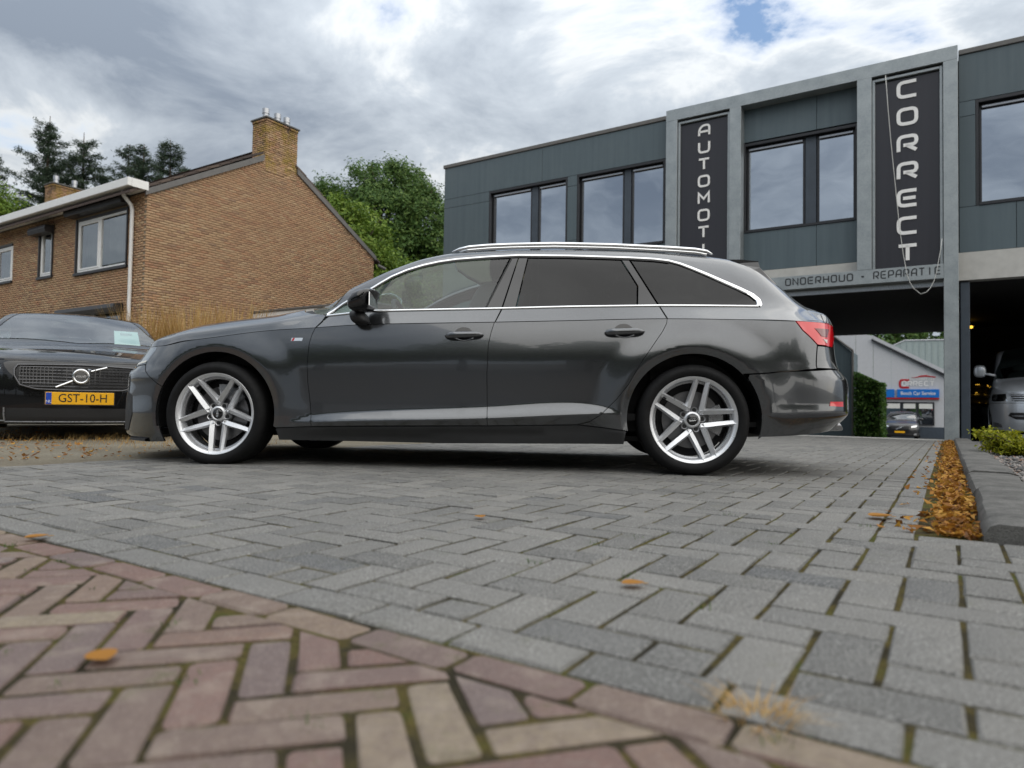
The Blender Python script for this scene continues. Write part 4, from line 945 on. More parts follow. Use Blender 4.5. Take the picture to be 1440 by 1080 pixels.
def conifer(base, h, lab, seed, spread=3.2, lean=0., bare=.25, group=None):
    rr = random.Random(seed); rg = np.random.default_rng(seed); root = empty('spruce_tree', base); tag(root, lab, 'tree', group)
    b = MB(); b.tube([(0, 0, -.1), (lean*.3, 0, h*.35), (lean*.7, 0, h*.7), (lean, 0, h)], [.28, .2, .11, .015], 8); P = []; Nn = []
    z = h*bare
    while z < h*.985:
        t = (z-h*bare)/(h*(1-bare)); L = spread*(1-t)**.75*rr.uniform(.75, 1.1)+.18; nb = 4; a0 = rr.uniform(0, 6.28); cx = lean*z/h
        for k in range(nb):
            if rr.random() < .2: continue
            a = a0+k*2*math.pi/nb+rr.uniform(-.35, .35); l = L*rr.uniform(.55, 1.15); up = (.42 if t > .55 else .16); pts = []
            for i in range(5):
                f = i/4; pts.append(Vector((cx+math.cos(a)*l*f, math.sin(a)*l*f, z+l*(up*f-.20*f*f*(1.2-t)))))
            b.tube(pts, [.045*(1-t)+.014, .03*(1-t)+.012, .02, .012, .006], 5); n = int(48*l)+10
            f = rg.random(n)**.75; ff = np.clip(f*4, 0, 3.999); i0 = ff.astype(int); fr = (ff-i0)[:, None]; PA = np.array([tuple(p) for p in pts]); c = PA[i0]*(1-fr)+PA[i0+1]*fr
            side = np.array([-math.sin(a), math.cos(a), 0]); wdt = (.06+.14*l*(1-f)*f*2+.03)[:, None]; off_ = rg.normal(size=(n, 1))*wdt*side+rg.normal(size=(n, 3))*.05; off_[:, 2] -= np.abs(rg.normal(size=n))*.13
            P.append(c+off_); nn = rg.normal(size=(n, 3))*.5+np.array([0, 0, 1.]); Nn.append(nn/np.linalg.norm(nn, axis=1)[:, None])
        z += .70*(1.25-t*.65)
    P = np.concatenate(P); Nn = np.concatenate(Nn); k = 5; P = np.repeat(P, k, 0)+rg.normal(size=(len(P)*k, 3))*np.array([.08, .08, .05]); Nn = np.repeat(Nn, k, 0)
    V, F = leaf_cards(len(P), lambda r_, n: (P, Nn), .095, .3, seed, .20)
    fast_mesh('crown', V, F, 'needle', root); b.build('trunk', 'stem_wood', root, smooth=True)
G1 = 'spruces behind the brick house'
conifer((-26.3, 37.5, 0), 16.1, 'tallest spruce behind the brick house, left of the second chimney', 11, 4.4, .3, .2, G1)
conifer((-24.2, 38.0, 0), 15.4, 'spruce directly behind the small second chimney of the brick house', 12, 4.2, -.2, .2, G1)
conifer((-21.4, 38.4, 0), 14.9, 'lower spruce right of the second chimney', 13, 5.6, .2, .15, G1)
conifer((-19.0, 37.6, 0), 14.9, 'rightmost spruce showing over the tiled roof slope', 14, 5.0, -.3, .15, G1)
conifer((-22.8, 39.5, 0), 15.3, 'spruce in the second row, between the second chimney and the roof slope', 16, 5.2, .1, .15, G1)
conifer((-30.0, 38.5, 0), 14.4, 'leftmost spruce, cut by the left picture edge', 15, 3.8, .1, .2, G1)
conifer((-27.9, 40.5, 0), 15.2, 'spruce half hidden between the tallest and the leftmost one', 17, 4.4, .1, .2, G1)
conifer((-25.3, 41.5, 0), 14.6, 'spruce half hidden behind the second chimney', 18, 4.6, -.1, .2, G1)
conifer((-20.2, 41.0, 0), 14.6, 'spruce half hidden left of the rightmost one', 19, 4.8, .1, .15, G1)
G2 = 'broadleaf trees behind the houses'
broad_tree('broadleaf_tree', (-27.2, 33.5, 0), [(0, 0, 9.0, 2.6, 2.4), (-2, .5, 8.0, 2.2, 2.), (1.6, 0, 7.6, 1.8, 1.8), (-.6, 0, 10.4, 1.6, 1.3)], 'leaf_light', 'light green broadleaf tree at the left picture edge behind the house', .10, 70, 1., 21, group=G2)
broad_tree('broadleaf_tree', (-6.6, 33.0, 0), [(0, 0, 9.2, 3.2, 2.7), (-2.6, .3, 9.3, 2.0, 1.9), (2.5, 0, 8.6, 2.2, 2.2), (3.2, -.3, 6.6, 1.7, 1.6), (.5, .5, 11.1, 1.9, 1.1), (1.2, -.5, 6.9, 2.2, 1.8), (-3.6, 0, 7.6, 1.9, 1.9)], 'leaf_dark', 'big dark green broadleaf tree between the brick house and the garage', .09, 84, 1., 22, .36, G2)
broad_tree('broadleaf_tree', (-6.75, 27.3, 0), [(0, 0, 6.6, 1.9, 1.7), (-1.3, 0, 5.9, 1.5, 1.4), (1.4, .2, 5.3, 1.5, 1.4), (.3, -.2, 4.0, 1.7, 1.3), (-.4, 0, 7.7, 1.2, .9), (2.2, .2, 3.9, 1.1, 1.)], 'leaf_light', 'lighter yellow-green tree in front of the dark one, beside the gable', .08, 80, 1.2, 23, .2, G2)
broad_tree('broadleaf_tree', (-3.7, 31.5, 0), [(0, 0, 5.2, 1.7, 1.3), (1.2, 0, 4.7, 1.2, 1.1), (-1.3, .2, 4.6, 1.4, 1.2)], 'leaf_mid', 'low tree touching the left edge of the garage building', .08, 76, 1.1, 24, .2, G2)
def hedge():
    rg = np.random.default_rng(31); off = (-2.6, 30, -1.3); kh = 30/27.
    n = 15000; face = rg.random(n)
    y = 25.8+rg.random(n)*5.5; topz = 1.75-(y-25.8)*.085+.05*np.sin(y*4)+rg.normal(size=n)*.03
    x0 = -2.80; x1 = -1.92
    x = np.where(face < .45, x1+rg.normal(size=n)*.05, np.where(face < .7, x0+rg.random(n)*(x1-x0), x0+rg.random(n)*(x1-x0)))
    y = np.where((face >= .45) & (face < .7), 25.8+rg.normal(size=n)*.05, y); z = -1.1+rg.random(n)*(topz+1.1)
    topm = face >= .7; z = np.where(topm, topz-np.abs(rg.normal(size=n))*.07, z); x = np.where((face >= .45) & (face < .7), x0+(x1-x0)*rg.random(n), x)
    zcap = np.where((face >= .45) & (face < .7), 1.80-(x-x0)*.55, 9); z = np.minimum(z, zcap); z = np.where(topm, np.minimum(z, 1.80-(x-x0)*.55), z)
    z = np.where(face < .45, np.minimum(z, 1.34+.05*np.sin(y*5)), z)
    x = x*kh-(y-25.8)*.07; z = .38+(z-.38)*kh; y = y-25.8+29.8; P = np.stack([x, y, z], 1)-np.array(off); N_ = rg.normal(size=(n, 3)); N_ /= np.linalg.norm(N_, axis=1)[:, None]
    root = empty('conifer_hedge'); YD(root, off); tag(root, 'clipped green conifer hedge seen through the drive-through', 'hedge')
    V, F = leaf_cards(n, lambda r_, m: (P, N_), .055, .3, 4); fast_mesh('foliage', V, F, 'hedge_leaf', root)
    b = MB(off=off); b.prism([(-3.04, -1.4), (-2.24, -1.4), (-2.24, 1.28), (-3.04, 1.76)], 29.9, 30.6); b.build('inner_twigs', 'stem_wood', root)
hedge()
def gold_shrub():
    rg = np.random.default_rng(41); rr = random.Random(41); off = (.62, 8.0, gz(8.)); root = empty('golden_shrub'); YD(root, off); tag(root, 'low yellow-green spreading shrub in the bed right of the kerb', 'shrub')
    P = []; Nn = []; b = MB()
    for k in range(120):
        a = rr.uniform(0, 6.28); l = rr.uniform(.16, .46)*(1.25 if math.cos(a) > 0 else .95); up = rr.uniform(.10, .75); pts = [Vector((math.cos(a)*l*f, math.sin(a)*l*f*1.2, .05+l*up*f*(1.25-.5*f))) for f in (0, .35, .7, 1)]
        b.tube(pts, [.006, .005, .004, .002], 4)
        n = 75; f = rg.random(n)**.6; ff = np.clip(f*3, 0, 2.999); i0 = ff.astype(int); fr = (ff-i0)[:, None]; PA = np.array([tuple(p) for p in pts]); c = PA[i0]*(1-fr)+PA[i0+1]*fr
        P.append(c+rg.normal(size=(n, 3))*np.array([.028, .028, .018])); nn = rg.normal(size=(n, 3))*.7+np.array([0, 0, .8]); Nn.append(nn/np.linalg.norm(nn, axis=1)[:, None])
    P = np.concatenate(P); Nn = np.concatenate(Nn); V, F = leaf_cards(len(P), lambda r_, m: (P, Nn), .017, .4, 5); fast_mesh('foliage', V, F, 'shrub_gold', root); b.build('twigs', 'stem_wood', root)
    off = (1.02, 8.6, gz(8.)); root = empty('green_shrub'); YD(root, off); tag(root, 'taller green shrub behind the yellow one, cut by the right picture edge', 'shrub'); P = []; Nn = []; b = MB()
    for k in range(90):
        a = rr.uniform(0, 6.28); l = rr.uniform(.25, .55); pts = [Vector((math.cos(a)*l*.55*f, math.sin(a)*l*.55*f, .05+l*1.15*f)) for f in (0, .35, .7, 1)]; b.tube(pts, [.006, .005, .004, .002], 4)
        n = 60; f = .3+.7*rg.random(n); ff = np.clip(f*3, 0, 2.999); i0 = ff.astype(int); fr = (ff-i0)[:, None]; PA = np.array([tuple(p) for p in pts]); c = PA[i0]*(1-fr)+PA[i0+1]*fr
        P.append(c+rg.normal(size=(n, 3))*.03); nn = rg.normal(size=(n, 3))*.7+np.array([0, 0, .8]); Nn.append(nn/np.linalg.norm(nn, axis=1)[:, None])
    P = np.concatenate(P); Nn = np.concatenate(Nn); V, F = leaf_cards(len(P), lambda r_, m: (P, Nn), .02, .4, 6); fast_mesh('foliage', V, F, 'leaf_light', root); b.build('twigs', 'stem_wood', root)
gold_shrub()
for i, (x, y, n, h, s_, lab) in enumerate(((-5.15, 9.6, 900, 1.58, .26, 'tall dry ornamental grass behind the black car, left clump'), (-4.55, 9.7, 1000, 1.66, .30, 'tall dry ornamental grass between the two cars, middle clump'), (-4.0, 9.8, 900, 1.66, .26, 'tall dry ornamental grass just above the grey bonnet'))):
    c, s = math.cos(YAW), math.sin(YAW); o = tuft('ornamental_grass', 0, 0, n, h, s_, lab, seed=50+i, cat='grass', wd=.013, lay_=.2); o.location = (x, y, 0); tag(o, group='ornamental grasses before the gable')
# across the street, behind the viewer: what the car's side mirrors
G3 = 'street trees across the road'
for i, (x, y, s_, where) in enumerate(((-31, -19, 1.6, 'left of the headlight'), (-24, -17, 1.4, 'in the headlight'), (-17.5, -18, 1.5, 'in the front bumper'), (-11.5, -16, 1.3, 'in the front wing'), (-6, -18, 1.5, 'in the front door'), (-.5, -16.5, 1.3, 'beside the door handle'), (5, -18, 1.55, 'in the rear door'), (11, -16, 1.3, 'behind the rear door'), (17, -18, 1.6, 'over the rear wheel'), (24, -18, 1.4, 'in the rear bumper'))):
    broad_tree('street_tree', (x, y, 0), [(0, 0, 3.9*s_, 2.4*s_, 1.9*s_), (-1.7*s_, .3, 2.9*s_, 1.7*s_, 1.5*s_), (1.8*s_, 0, 2.8*s_, 1.7*s_, 1.5*s_), (0, .3, 5.2*s_, 1.4*s_, 1.1*s_)], 'leaf_dark', 'street tree across the road, mirrored '+where, .2, 20, .7, 60+i, .2, G3)
broad_tree('broadleaf_tree', tuple(W(-1.5, 66, 0)), [(0, 0, 6, 4, 3.4), (-5, 0, 5.5, 3, 3), (4, 0, 5, 3, 3)], 'leaf_dark', 'dark tree behind the roof of the white hall', .2, 30, .6, 25, .3)
def far_house():
    root = empty('far_house', (4, -26, 0)); tag(root, 'low white house across the road, mirrored in the car doors', 'house')
    b = MB(off=(4, -26, 0)); b.box(-2, 10, -30, -24, 0, 2.7); b.build('wall', 'concrete_wall', root)
    b = MB(off=(4, -26, 0)); b.prism([(-30.4, 2.7), (-23.6, 2.7), (-27, 5.2)], -2.4, 10.4, 'x'); b.build('roof', 'roof_tile', root)
    for x in (-1, 2, 5, 8):
        b = MB(off=(4, -26, 0)); b.box(x, x+1.3, -23.98, -23.9, .9, 2.2); b.build('window', 'glass_window', root)
far_house()
# ------------------------------------------------------------------ car bodies: smooth surfaces cut into panels
class PC:                            # monotone cubic through a table
    def __init__(s, pts):
        a = np.array(sorted(pts), float); s.x, s.y = a[:, 0], a[:, 1]; h = np.diff(s.x); d = np.diff(s.y)/h; m = np.zeros(len(s.x))
        for i in range(1, len(s.x)-1):
            if d[i-1]*d[i] > 0: w1, w2 = 2*h[i]+h[i-1], h[i]+2*h[i-1]; m[i] = (w1+w2)/(w1/d[i-1]+w2/d[i])
        m[0], m[-1] = d[0], d[-1]; s.m = m
    def __call__(s, x):
        x = np.clip(np.asarray(x, float), s.x[0], s.x[-1]); i = np.clip(np.searchsorted(s.x, x)-1, 0, len(s.x)-2); h = s.x[i+1]-s.x[i]; t = (x-s.x[i])/h
        return s.y[i]*(1+2*t)*(1-t)**2+s.m[i]*h*t*(1-t)**2+s.y[i+1]*t*t*(3-2*t)+s.m[i+1]*h*t*t*(t-1)
def sstep(a, b, x): t = np.clip((np.asarray(x, float)-a)/(b-a), 0, 1); return t*t*(3-2*t)
VK = np.array([0, .10, .49, .57, 1.17]); VM = VK[-1]
class Body:
    def __init__(s, xf, xr, wd, xa, nf, xb, nr, zc, rows, z4, prof):
        s.xf, s.xr, s.wd, s.zc, s.z4, s.prof = PC(xf), PC(xr), PC(wd), PC(zc), PC(z4), prof; s.xa, s.nf, s.xb, s.nr = xa, nf, xb, nr; s.s0 = xa-1.05; s.s1 = xb+1.05
        s.fy = [PC([(r_[0], r_[1+2*k]) for r_ in rows]) for k in range(3)]; s.gk = [PC([(r_[0], r_[2+2*k]) for r_ in rows]) for k in range(3)]
    def low(s, a, z):
        a = np.asarray(a, float); z = np.asarray(z, float); xf, xr = s.xf(z), s.xr(z)
        th = np.clip((a-s.s0)/(s.xa-s.s0), 0, 1)*math.pi/2; tr = np.clip((s.s1-a)/(s.s1-s.xb), 0, 1)*math.pi/2
        x = np.where(a < s.xa, s.xa-(s.xa-xf)*np.cos(th)**(2/s.nf), np.where(a > s.xb, s.xb+(xr-s.xb)*np.cos(tr)**(2/s.nr), a))
        k = np.where(a < s.xa, np.sin(th)**(2/s.nf), np.where(a > s.xb, np.sin(tr)**(2/s.nr), 1.)); y = (s.wd(x)+s.prof(x, z, s))*k
        return np.stack([x, y, z+0*x], -1)
    def inv(s, x, z):
        x = np.asarray(x, float); q = np.clip((s.xa-x)/(s.xa-s.xf(z)), 0, 1); th = np.arccos(q**(s.nf/2)); qr = np.clip((x-s.xb)/(s.xr(z)-s.xb), 0, 1); tr = np.arccos(qr**(s.nr/2))
        return np.where(x < s.xa, s.s0+th/(math.pi/2)*(s.xa-s.s0), np.where(x > s.xb, s.s1-tr/(math.pi/2)*(s.s1-s.xb), x))
    def zca(s, a): return s.zc(a)
    def up(s, a, v):
        a = np.asarray(a, float); v = np.clip(np.asarray(v, float), 0, 2*VM); zc = s.zc(a); P = s.low(a, zc); x, ye = P[..., 0], P[..., 1]; z4 = np.maximum(s.z4(x), zc)
        Y = [ye]+[f(x)*ye for f in s.fy]+[0*ye]; Z = [zc]+[zc+g(x)*(z4-zc) for g in s.gk]+[z4]
        Y.append(-Y[3]); Z.append(Z[3]); K = list(VK)+[2*VM-VK[3]]
        def tan(A, i):
            if i == 0: return (A[1]-A[0])/(K[1]-K[0])
            return (A[i+1]-A[i-1])/(K[i+1]-K[i-1])
        oy, oz = 0*v, 0*v
        for i in range(4):
            m = (v >= K[i]) & ((v <= K[i+1]) if i == 3 else (v < K[i+1])); h = K[i+1]-K[i]; t = (v-K[i])/h
            for A, o in ((Y, 'y'), (Z, 'z')):
                r_ = A[i]*(1+2*t)*(1-t)**2+tan(A, i)*h*t*(1-t)**2+A[i+1]*t*t*(3-2*t)+tan(A, i+1)*h*t*t*(t-1)
                if o == 'y': oy = np.where(m, r_, oy)
                else: oz = np.where(m, r_, oz)
        return np.stack([x, oy, oz], -1)
    def nrm(s, f, a, b, e=.0015):
        a = np.asarray(a, float); b = np.asarray(b, float); lo = s.s0+2e-3; hi = s.s1-2e-3; a = np.clip(a, lo, hi)
        if f == s.up: b = np.clip(b, e, VM-e)
        da = f(a+e, b)-f(a-e, b); db = f(a, b+e)-f(a, b-e); n = -np.cross(da, db); return n/(np.linalg.norm(n, axis=-1)[..., None]+1e-12)
    def uv(s, x, z):                 # (x, z) on the side of the upper body -> (a, v)
        x = np.asarray(x, float); z = np.asarray(z, float); a = s.inv(x, s.zc(x)); lo = 0*z; hi = 0*z+VK[3]+.25
        for _ in range(32):
            m = (lo+hi)/2; zz_ = s.up(a, m)[..., 2]; lo = np.where(zz_ < z, m, lo); hi = np.where(zz_ < z, hi, m)
        return np.stack([a, (lo+hi)/2], -1)
    def uvp(s, pts, step=.03): p = np.array(resample(pts, step, False)); return [tuple(q) for q in s.uv(p[:, 0], p[:, 1])]
def resample(P, step, closed=True):
    o = []; n = len(P)
    for i in range(n if closed else n-1):
        p, q = P[i], P[(i+1) % n]; d = math.hypot(q[0]-p[0], q[1]-p[1]); k = max(1, int(math.ceil(d/step)))
        for j in range(k): o.append((p[0]+(q[0]-p[0])*j/k, p[1]+(q[1]-p[1])*j/k))
    if not closed: o.append(tuple(P[-1]))
    return o
def inset_poly(P, g):
    P = ccw([tuple(p) for p in P]); Q = []
    for i in range(len(P)):
        if math.hypot(P[i][0]-P[i-1][0], P[i][1]-P[i-1][1]) > 1e-5: Q.append(P[i])
    P = Q; n = len(P); o = []
    for i in range(n):
        p0, p, p1 = Vector(P[i-1]), Vector(P[i]), Vector(P[(i+1) % n]); e0 = (p-p0).normalized(); e1 = (p1-p).normalized(); n0 = Vector((-e0.y, e0.x)); n1 = Vector((-e1.y, e1.x)); m = n0+n1
        m = m.normalized() if m.length > .2 else n0; o.append(tuple(p+m*g/max(.4, m.dot(n0))))
    return o
def panel_geo(B, kind, polys, h=.04, gap=.0018, off=0., flange=.014, mirror=False, side=1, step=.022, extra=None):
    f = B.low if kind == 'low' else B.up; V = []; N = []; F = []
    for poly in polys:
        P = inset_poly(resample(poly, step), gap) if gap else ccw(resample(poly, step))
        Q = []
        for a, b in P:
            a = B.s0 if a < B.s0+.005 else (B.s1 if a > B.s1-.005 else a)
            if kind == 'up': b = VM if b > VM-.005 else b
            Q.append((a, b))
        P = Q; A = np.array(P); lo, hi = A.min(0), A.max(0); gx, gy = np.meshgrid(np.arange(lo[0]+h/2, hi[0], h), np.arange(lo[1]+h/2, hi[1], h)); g = np.stack([gx.ravel(), gy.ravel()], 1)
        if extra:
            e_ = np.array(extra); dd = np.array([np.hypot(*(e_-q).T).min() for q in g]) if len(g) else np.zeros(0); g = np.concatenate([g[dd > h*.7], e_])
        if len(g):
            ins = np.zeros(len(g), bool); dm = np.full(len(g), 9.)
            for i in range(len(A)):
                p, q = A[i-1], A[i]; c = (p[1] > g[:, 1]) != (q[1] > g[:, 1])
                if abs(q[1]-p[1]) > 1e-12: ins ^= c & (g[:, 0] < (q[0]-p[0])*(g[:, 1]-p[1])/(q[1]-p[1])+p[0])
                d = q-p; L = max(1e-12, d@d); t = np.clip(((g-p)@d)/L, 0, 1); dm = np.minimum(dm, np.hypot(*(g-p-t[:, None]*d).T))
            g = g[ins & (dm > h*.33)]
        n = len(P); pts = [Vector(p) for p in P]+[Vector((float(a), float(b))) for a, b in g]
        r_ = delaunay_2d_cdt(pts, [], [list(range(n))], 1, 1e-6); vv = np.array([tuple(v) for v in r_[0]]); X = f(vv[:, 0], vv[:, 1]); NN = B.nrm(f, vv[:, 0], vv[:, 1]); X = X+NN*off
        b0 = len(V); V += X.tolist(); N += NN.tolist(); F += [(a+b0, c+b0, b_+b0) for a, b_, c in r_[2]]
        if flange:
            X = f(A[:, 0], A[:, 1]); NN = B.nrm(f, A[:, 0], A[:, 1]); X = X+NN*off; b0 = len(V)
            cen = np.abs(X[:, 1]) < .004
            T = np.roll(X, -1, 0)-np.roll(X, 1, 0); S = np.cross(NN, T); S /= np.linalg.norm(S, axis=1)[:, None]+1e-9
            E_ = NN*.25+S*.97*np.sign(1)
            V += X.tolist()+(X-NN*flange).tolist(); N += E_.tolist()*2
            for i in range(n):
                j = (i+1) % n
                if not (cen[i] and cen[j]): F.append((b0+i, b0+j, b0+n+j)); F.append((b0+i, b0+n+j, b0+n+i))
    V = np.array(V); N = np.array(N); F = np.array(F)
    if side < 0: V = V*[1, -1, 1]; N = N*[1, -1, 1]; F = F[:, ::-1]
    if mirror: n = len(V); V = np.concatenate([V, V*[1, -1, 1]]); N = np.concatenate([N, N*[1, -1, 1]]); F = np.concatenate([F, F[:, ::-1]+n])
    return V, N, F
def join_geo(*gs):
    V = []; N = []; F = []; b = 0
    for v, n, f in gs: V.append(v); N.append(n); F.append(f+b); b += len(v)
    return np.concatenate(V), np.concatenate(N), np.concatenate(F)
def geo_obj(name, g, mat, parent): return fast_mesh(name, g[0], g[2], mat, parent, True, g[1])
def strip_on(B, kind, pts, wd, hg, closed=False, side=1, off=0., step=.02, wfun=None):
    """a raised moulding following points (a, b) on the body surface"""
    f = B.low if kind == 'low' else B.up; P = np.array(resample(pts, step, closed)); X = f(P[:, 0], P[:, 1]); N = B.nrm(f, P[:, 0], P[:, 1]); n = len(X)
    T = np.roll(X, -1, 0)-np.roll(X, 1, 0)
    if not closed: T[0] = X[1]-X[0]; T[-1] = X[-1]-X[-2]
    T /= np.linalg.norm(T, axis=1)[:, None]+1e-9; S = np.cross(N, T); w_ = np.full(n, wd) if wfun is None else np.array([wfun(i/(n-1)) for i in range(n)])
    prof = [(-.5, -.3), (-.5, .45), (-.3, .9), (0, 1.), (.3, .9), (.5, .45), (.5, -.3)]; V = []; F = []; m = len(prof)
    for i in range(n):
        for a, b in prof: V.append(X[i]+S[i]*a*w_[i]+N[i]*(b*hg+off))
    for i in range(n if closed else n-1):
        j = (i+1) % n
        for k in range(m-1): F.append((i*m+k, i*m+k+1, j*m+k+1, j*m+k))
    V = np.array(V); F = np.array(F)
    if side < 0: V = V*[1, -1, 1]; F = F[:, ::-1]
    return V, F
def arc(cx, cz, r_, a0, a1, n=26): return [(cx+r_*math.cos(R(a0+(a1-a0)*i/n)), cz+r_*math.sin(R(a0+(a1-a0)*i/n))) for i in range(n+1)]
def superell(c, r_, e=2.5, nu=20, nv=12):
    V = []; F = []
    def sp(t, p): return math.copysign(abs(t)**p, t)
    for j in range(nv+1):
        ph = -math.pi/2+math.pi*j/nv
        for i in range(nu):
            th = 2*math.pi*i/nu; V.append((c[0]+r_[0]*sp(math.cos(ph), 2/e)*sp(math.cos(th), 2/e), c[1]+r_[1]*sp(math.cos(ph), 2/e)*sp(math.sin(th), 2/e), c[2]+r_[2]*sp(math.sin(ph), 2/e)))
    for j in range(nv):
        for i in range(nu): F.append((j*nu+i, j*nu+(i+1) % nu, (j+1)*nu+(i+1) % nu, (j+1)*nu+i))
    return V, F
def torus(c, R0, r_, ax='y', n=24, m=8, arc_=2*math.pi):
    V = []; F = []
    for i in range(n):
        a = arc_*i/n
        for k in range(m):
            b = 2*math.pi*k/m; q = R0+r_*math.cos(b); h = r_*math.sin(b); p = {'y': (q*math.cos(a), h, q*math.sin(a)), 'x': (h, q*math.cos(a), q*math.sin(a)), 'z': (q*math.cos(a), q*math.sin(a), h)}[ax]
            V.append((c[0]+p[0], c[1]+p[1], c[2]+p[2]))
    for i in range(n):
        for k in range(m): F.append((i*m+k, i*m+(k+1) % m, ((i+1) % n)*m+(k+1) % m, ((i+1) % n)*m+k))
    return V, F
def make_wheel(parent, x, lat, side, ang, rim_r=.248, tyre_r=.314, zc=.31, double=True, detail=True, nsp=5):
    w_ = empty('wheel', (x, side*lat, zc), 0, parent); sg = side
    def L(mb, name, mat, par=w_, auto=35, rot=True):
        a = R(ang) if rot else 0; c, s_ = math.cos(a), math.sin(a); mb.v = [(vx*c-vz*s_, vy*sg, vx*s_+vz*c) for vx, vy, vz in mb.v]; return mb.build(name, mat, par, auto=auto)
    t = rim_r
    b = MB().lathe([(t-.006, -.014), (t-.001, -.002), (t+.010, .007), (t+.028, .010), (t+.036, .0085), (t+.048, .002), (tyre_r-.005, -.014), (tyre_r, -.03), (tyre_r+.001, -.11), (tyre_r, -.19), (tyre_r-.01, -.208), (t+.02, -.222), (t-.006, -.212)], 72)
    b.v = [(vx, vy, max(vz, -zc+.001)) for vx, vy, vz in b.v]; L(b, 'tyre', 'rubber', rot=False, auto=30)
    b = MB().lathe([(t-.030, -.045), (t-.024, -.017), (t-.016, -.008), (t-.004, -.003), (t+.001, -.006), (t-.002, -.015), (t-.014, -.022)], 72); rim = L(b, 'rim', 'alloy', rot=False)
    b = MB().lathe([(t-.030, -.0455), (t-.038, -.048), (t-.040, -.058), (t-.028, -.062), (t-.026, -.10), (t-.034, -.13), (t-.012, -.19), (t-.004, -.2)], 72); L(b, 'barrel', 'alloy_grey', rim, rot=False)
    if not detail:
        b = MB()
        for k in range(nsp):
            a = 2*math.pi*k/nsp; c, s_ = math.cos(a), math.sin(a)
            for r0, r1, h0, h1 in ((.03, t-.02, .03, .022),): b.add([(r0*c-h0*s_, -.02, r0*s_+h0*c), (r1*c-h1*s_, -.012, r1*s_+h1*c), (r1*c+h1*s_, -.012, r1*s_-h1*c), (r0*c+h0*s_, -.02, r0*s_-h0*c)], [(0, 1, 2, 3)])
        L(b, 'spokes', 'alloy'); b = MB().lathe([(0, -.09), (t-.03, -.09)], 24); L(b, 'brake_disc', 'dark_metal'); return w_
    # five double spokes, faceted with a ridge, a bolt between the two of each pair
    for k in range(nsp):
        sp = MB(); a = 2*math.pi*k/nsp; c, s_ = math.cos(a), math.sin(a)
        for sd in (-1, 1):
            V = []; F = []; st = [(.044, .040, .0165, -.050, .035), (.085, .0405, .0175, -.040, .034), (.135, .0375, .0165, -.030, .032), (.185, .0345, .0150, -.021, .03), (t-.012, .0325, .0135, -.010, .03)]
            for (r_, o, hw, y, th) in st:
                o *= sd; inn, outn = o-hw*1., o+hw*1.
                ridge = o+sd*hw*.35
                for q, yy in ((inn, y-.012), (ridge, y+.006), (outn, y-.010), (outn, y-th), (inn, y-th)): V.append((r_*c-q*s_, yy, r_*s_+q*c))
            for i in range(len(st)-1):
                for q in range(5): F.append((i*5+q, i*5+(q+1) % 5, (i+1)*5+(q+1) % 5, (i+1)*5+q))
            F += [(0, 1, 2, 3, 4), tuple(range(len(st)*5-1, len(st)*5-6, -1))]; sp.add(V, F)
        L(sp, 'spoke', 'alloy', rim, auto=20)
        bo = MB().lathe([(0, -.052), (.009, -.052), (.0105, -.055), (.0105, -.075)], 12, (.056*c, 0, .056*s_)); L(bo, 'bolt', 'black_plastic', rim)
        bo = MB().lathe([(.0125, -.058), (.018, -.052), (.019, -.06), (.019, -.085)], 14, (.056*c, 0, .056*s_)); L(bo, 'bolt_seat', 'alloy', rim)
    b = MB().lathe([(.031, -.046), (.036, -.043), (.045, -.048), (.052, -.066), (.066, -.085), (.066, -.12)], 32); L(b, 'hub', 'alloy', rim)
    b = MB().lathe([(0, -.036), (.024, -.037), (.030, -.041), (.031, -.05)], 28); cap = L(b, 'hub_cap', 'black_gloss', rim)
    b = MB()
    for q in (-1.5, -.5, .5, 1.5): b.add(*torus((q*.0092, -.0355, 0), .0062, .0011, 'y', 16, 5))
    L(b, 'ring_emblem', 'chrome', rim)
    b = MB().lathe([(.07, -.105), (.165, -.105), (.165, -.13), (.07, -.13)], 48); L(b, 'brake_disc', 'disc_steel')
    b = MB(); V = []; F = []; n = 8
    for i in range(n+1):
        a = R(35+60*i/n) if x < 1 else R(-30+60*i/n)
        for r_, y in ((.10, -.085), (.18, -.085), (.185, -.16), (.10, -.16)): V.append((r_*math.cos(a), y, r_*math.sin(a)))
    for i in range(n):
        for q in range(4): F.append((i*4+q, i*4+(q+1) % 4, (i+1)*4+(q+1) % 4, (i+1)*4+q))
    F += [(0, 1, 2, 3), (4*n, 4*n+3, 4*n+2, 4*n+1)]; L(b.add(V, F), 'brake_caliper', 'alloy_grey', rot=False)
    b = MB().lathe([(t-.035, -.15), (.08, -.15), (.08, -.14)], 32); L(b, 'dust_shield', 'dark_metal')
    b = MB().tube([((t-.035)*math.cos(2.4), -.03, (t-.035)*math.sin(2.4)), ((t-.055)*math.cos(2.4), -.012, (t-.055)*math.sin(2.4))], .0045, 8); L(b, 'valve', 'black_plastic')
    return w_
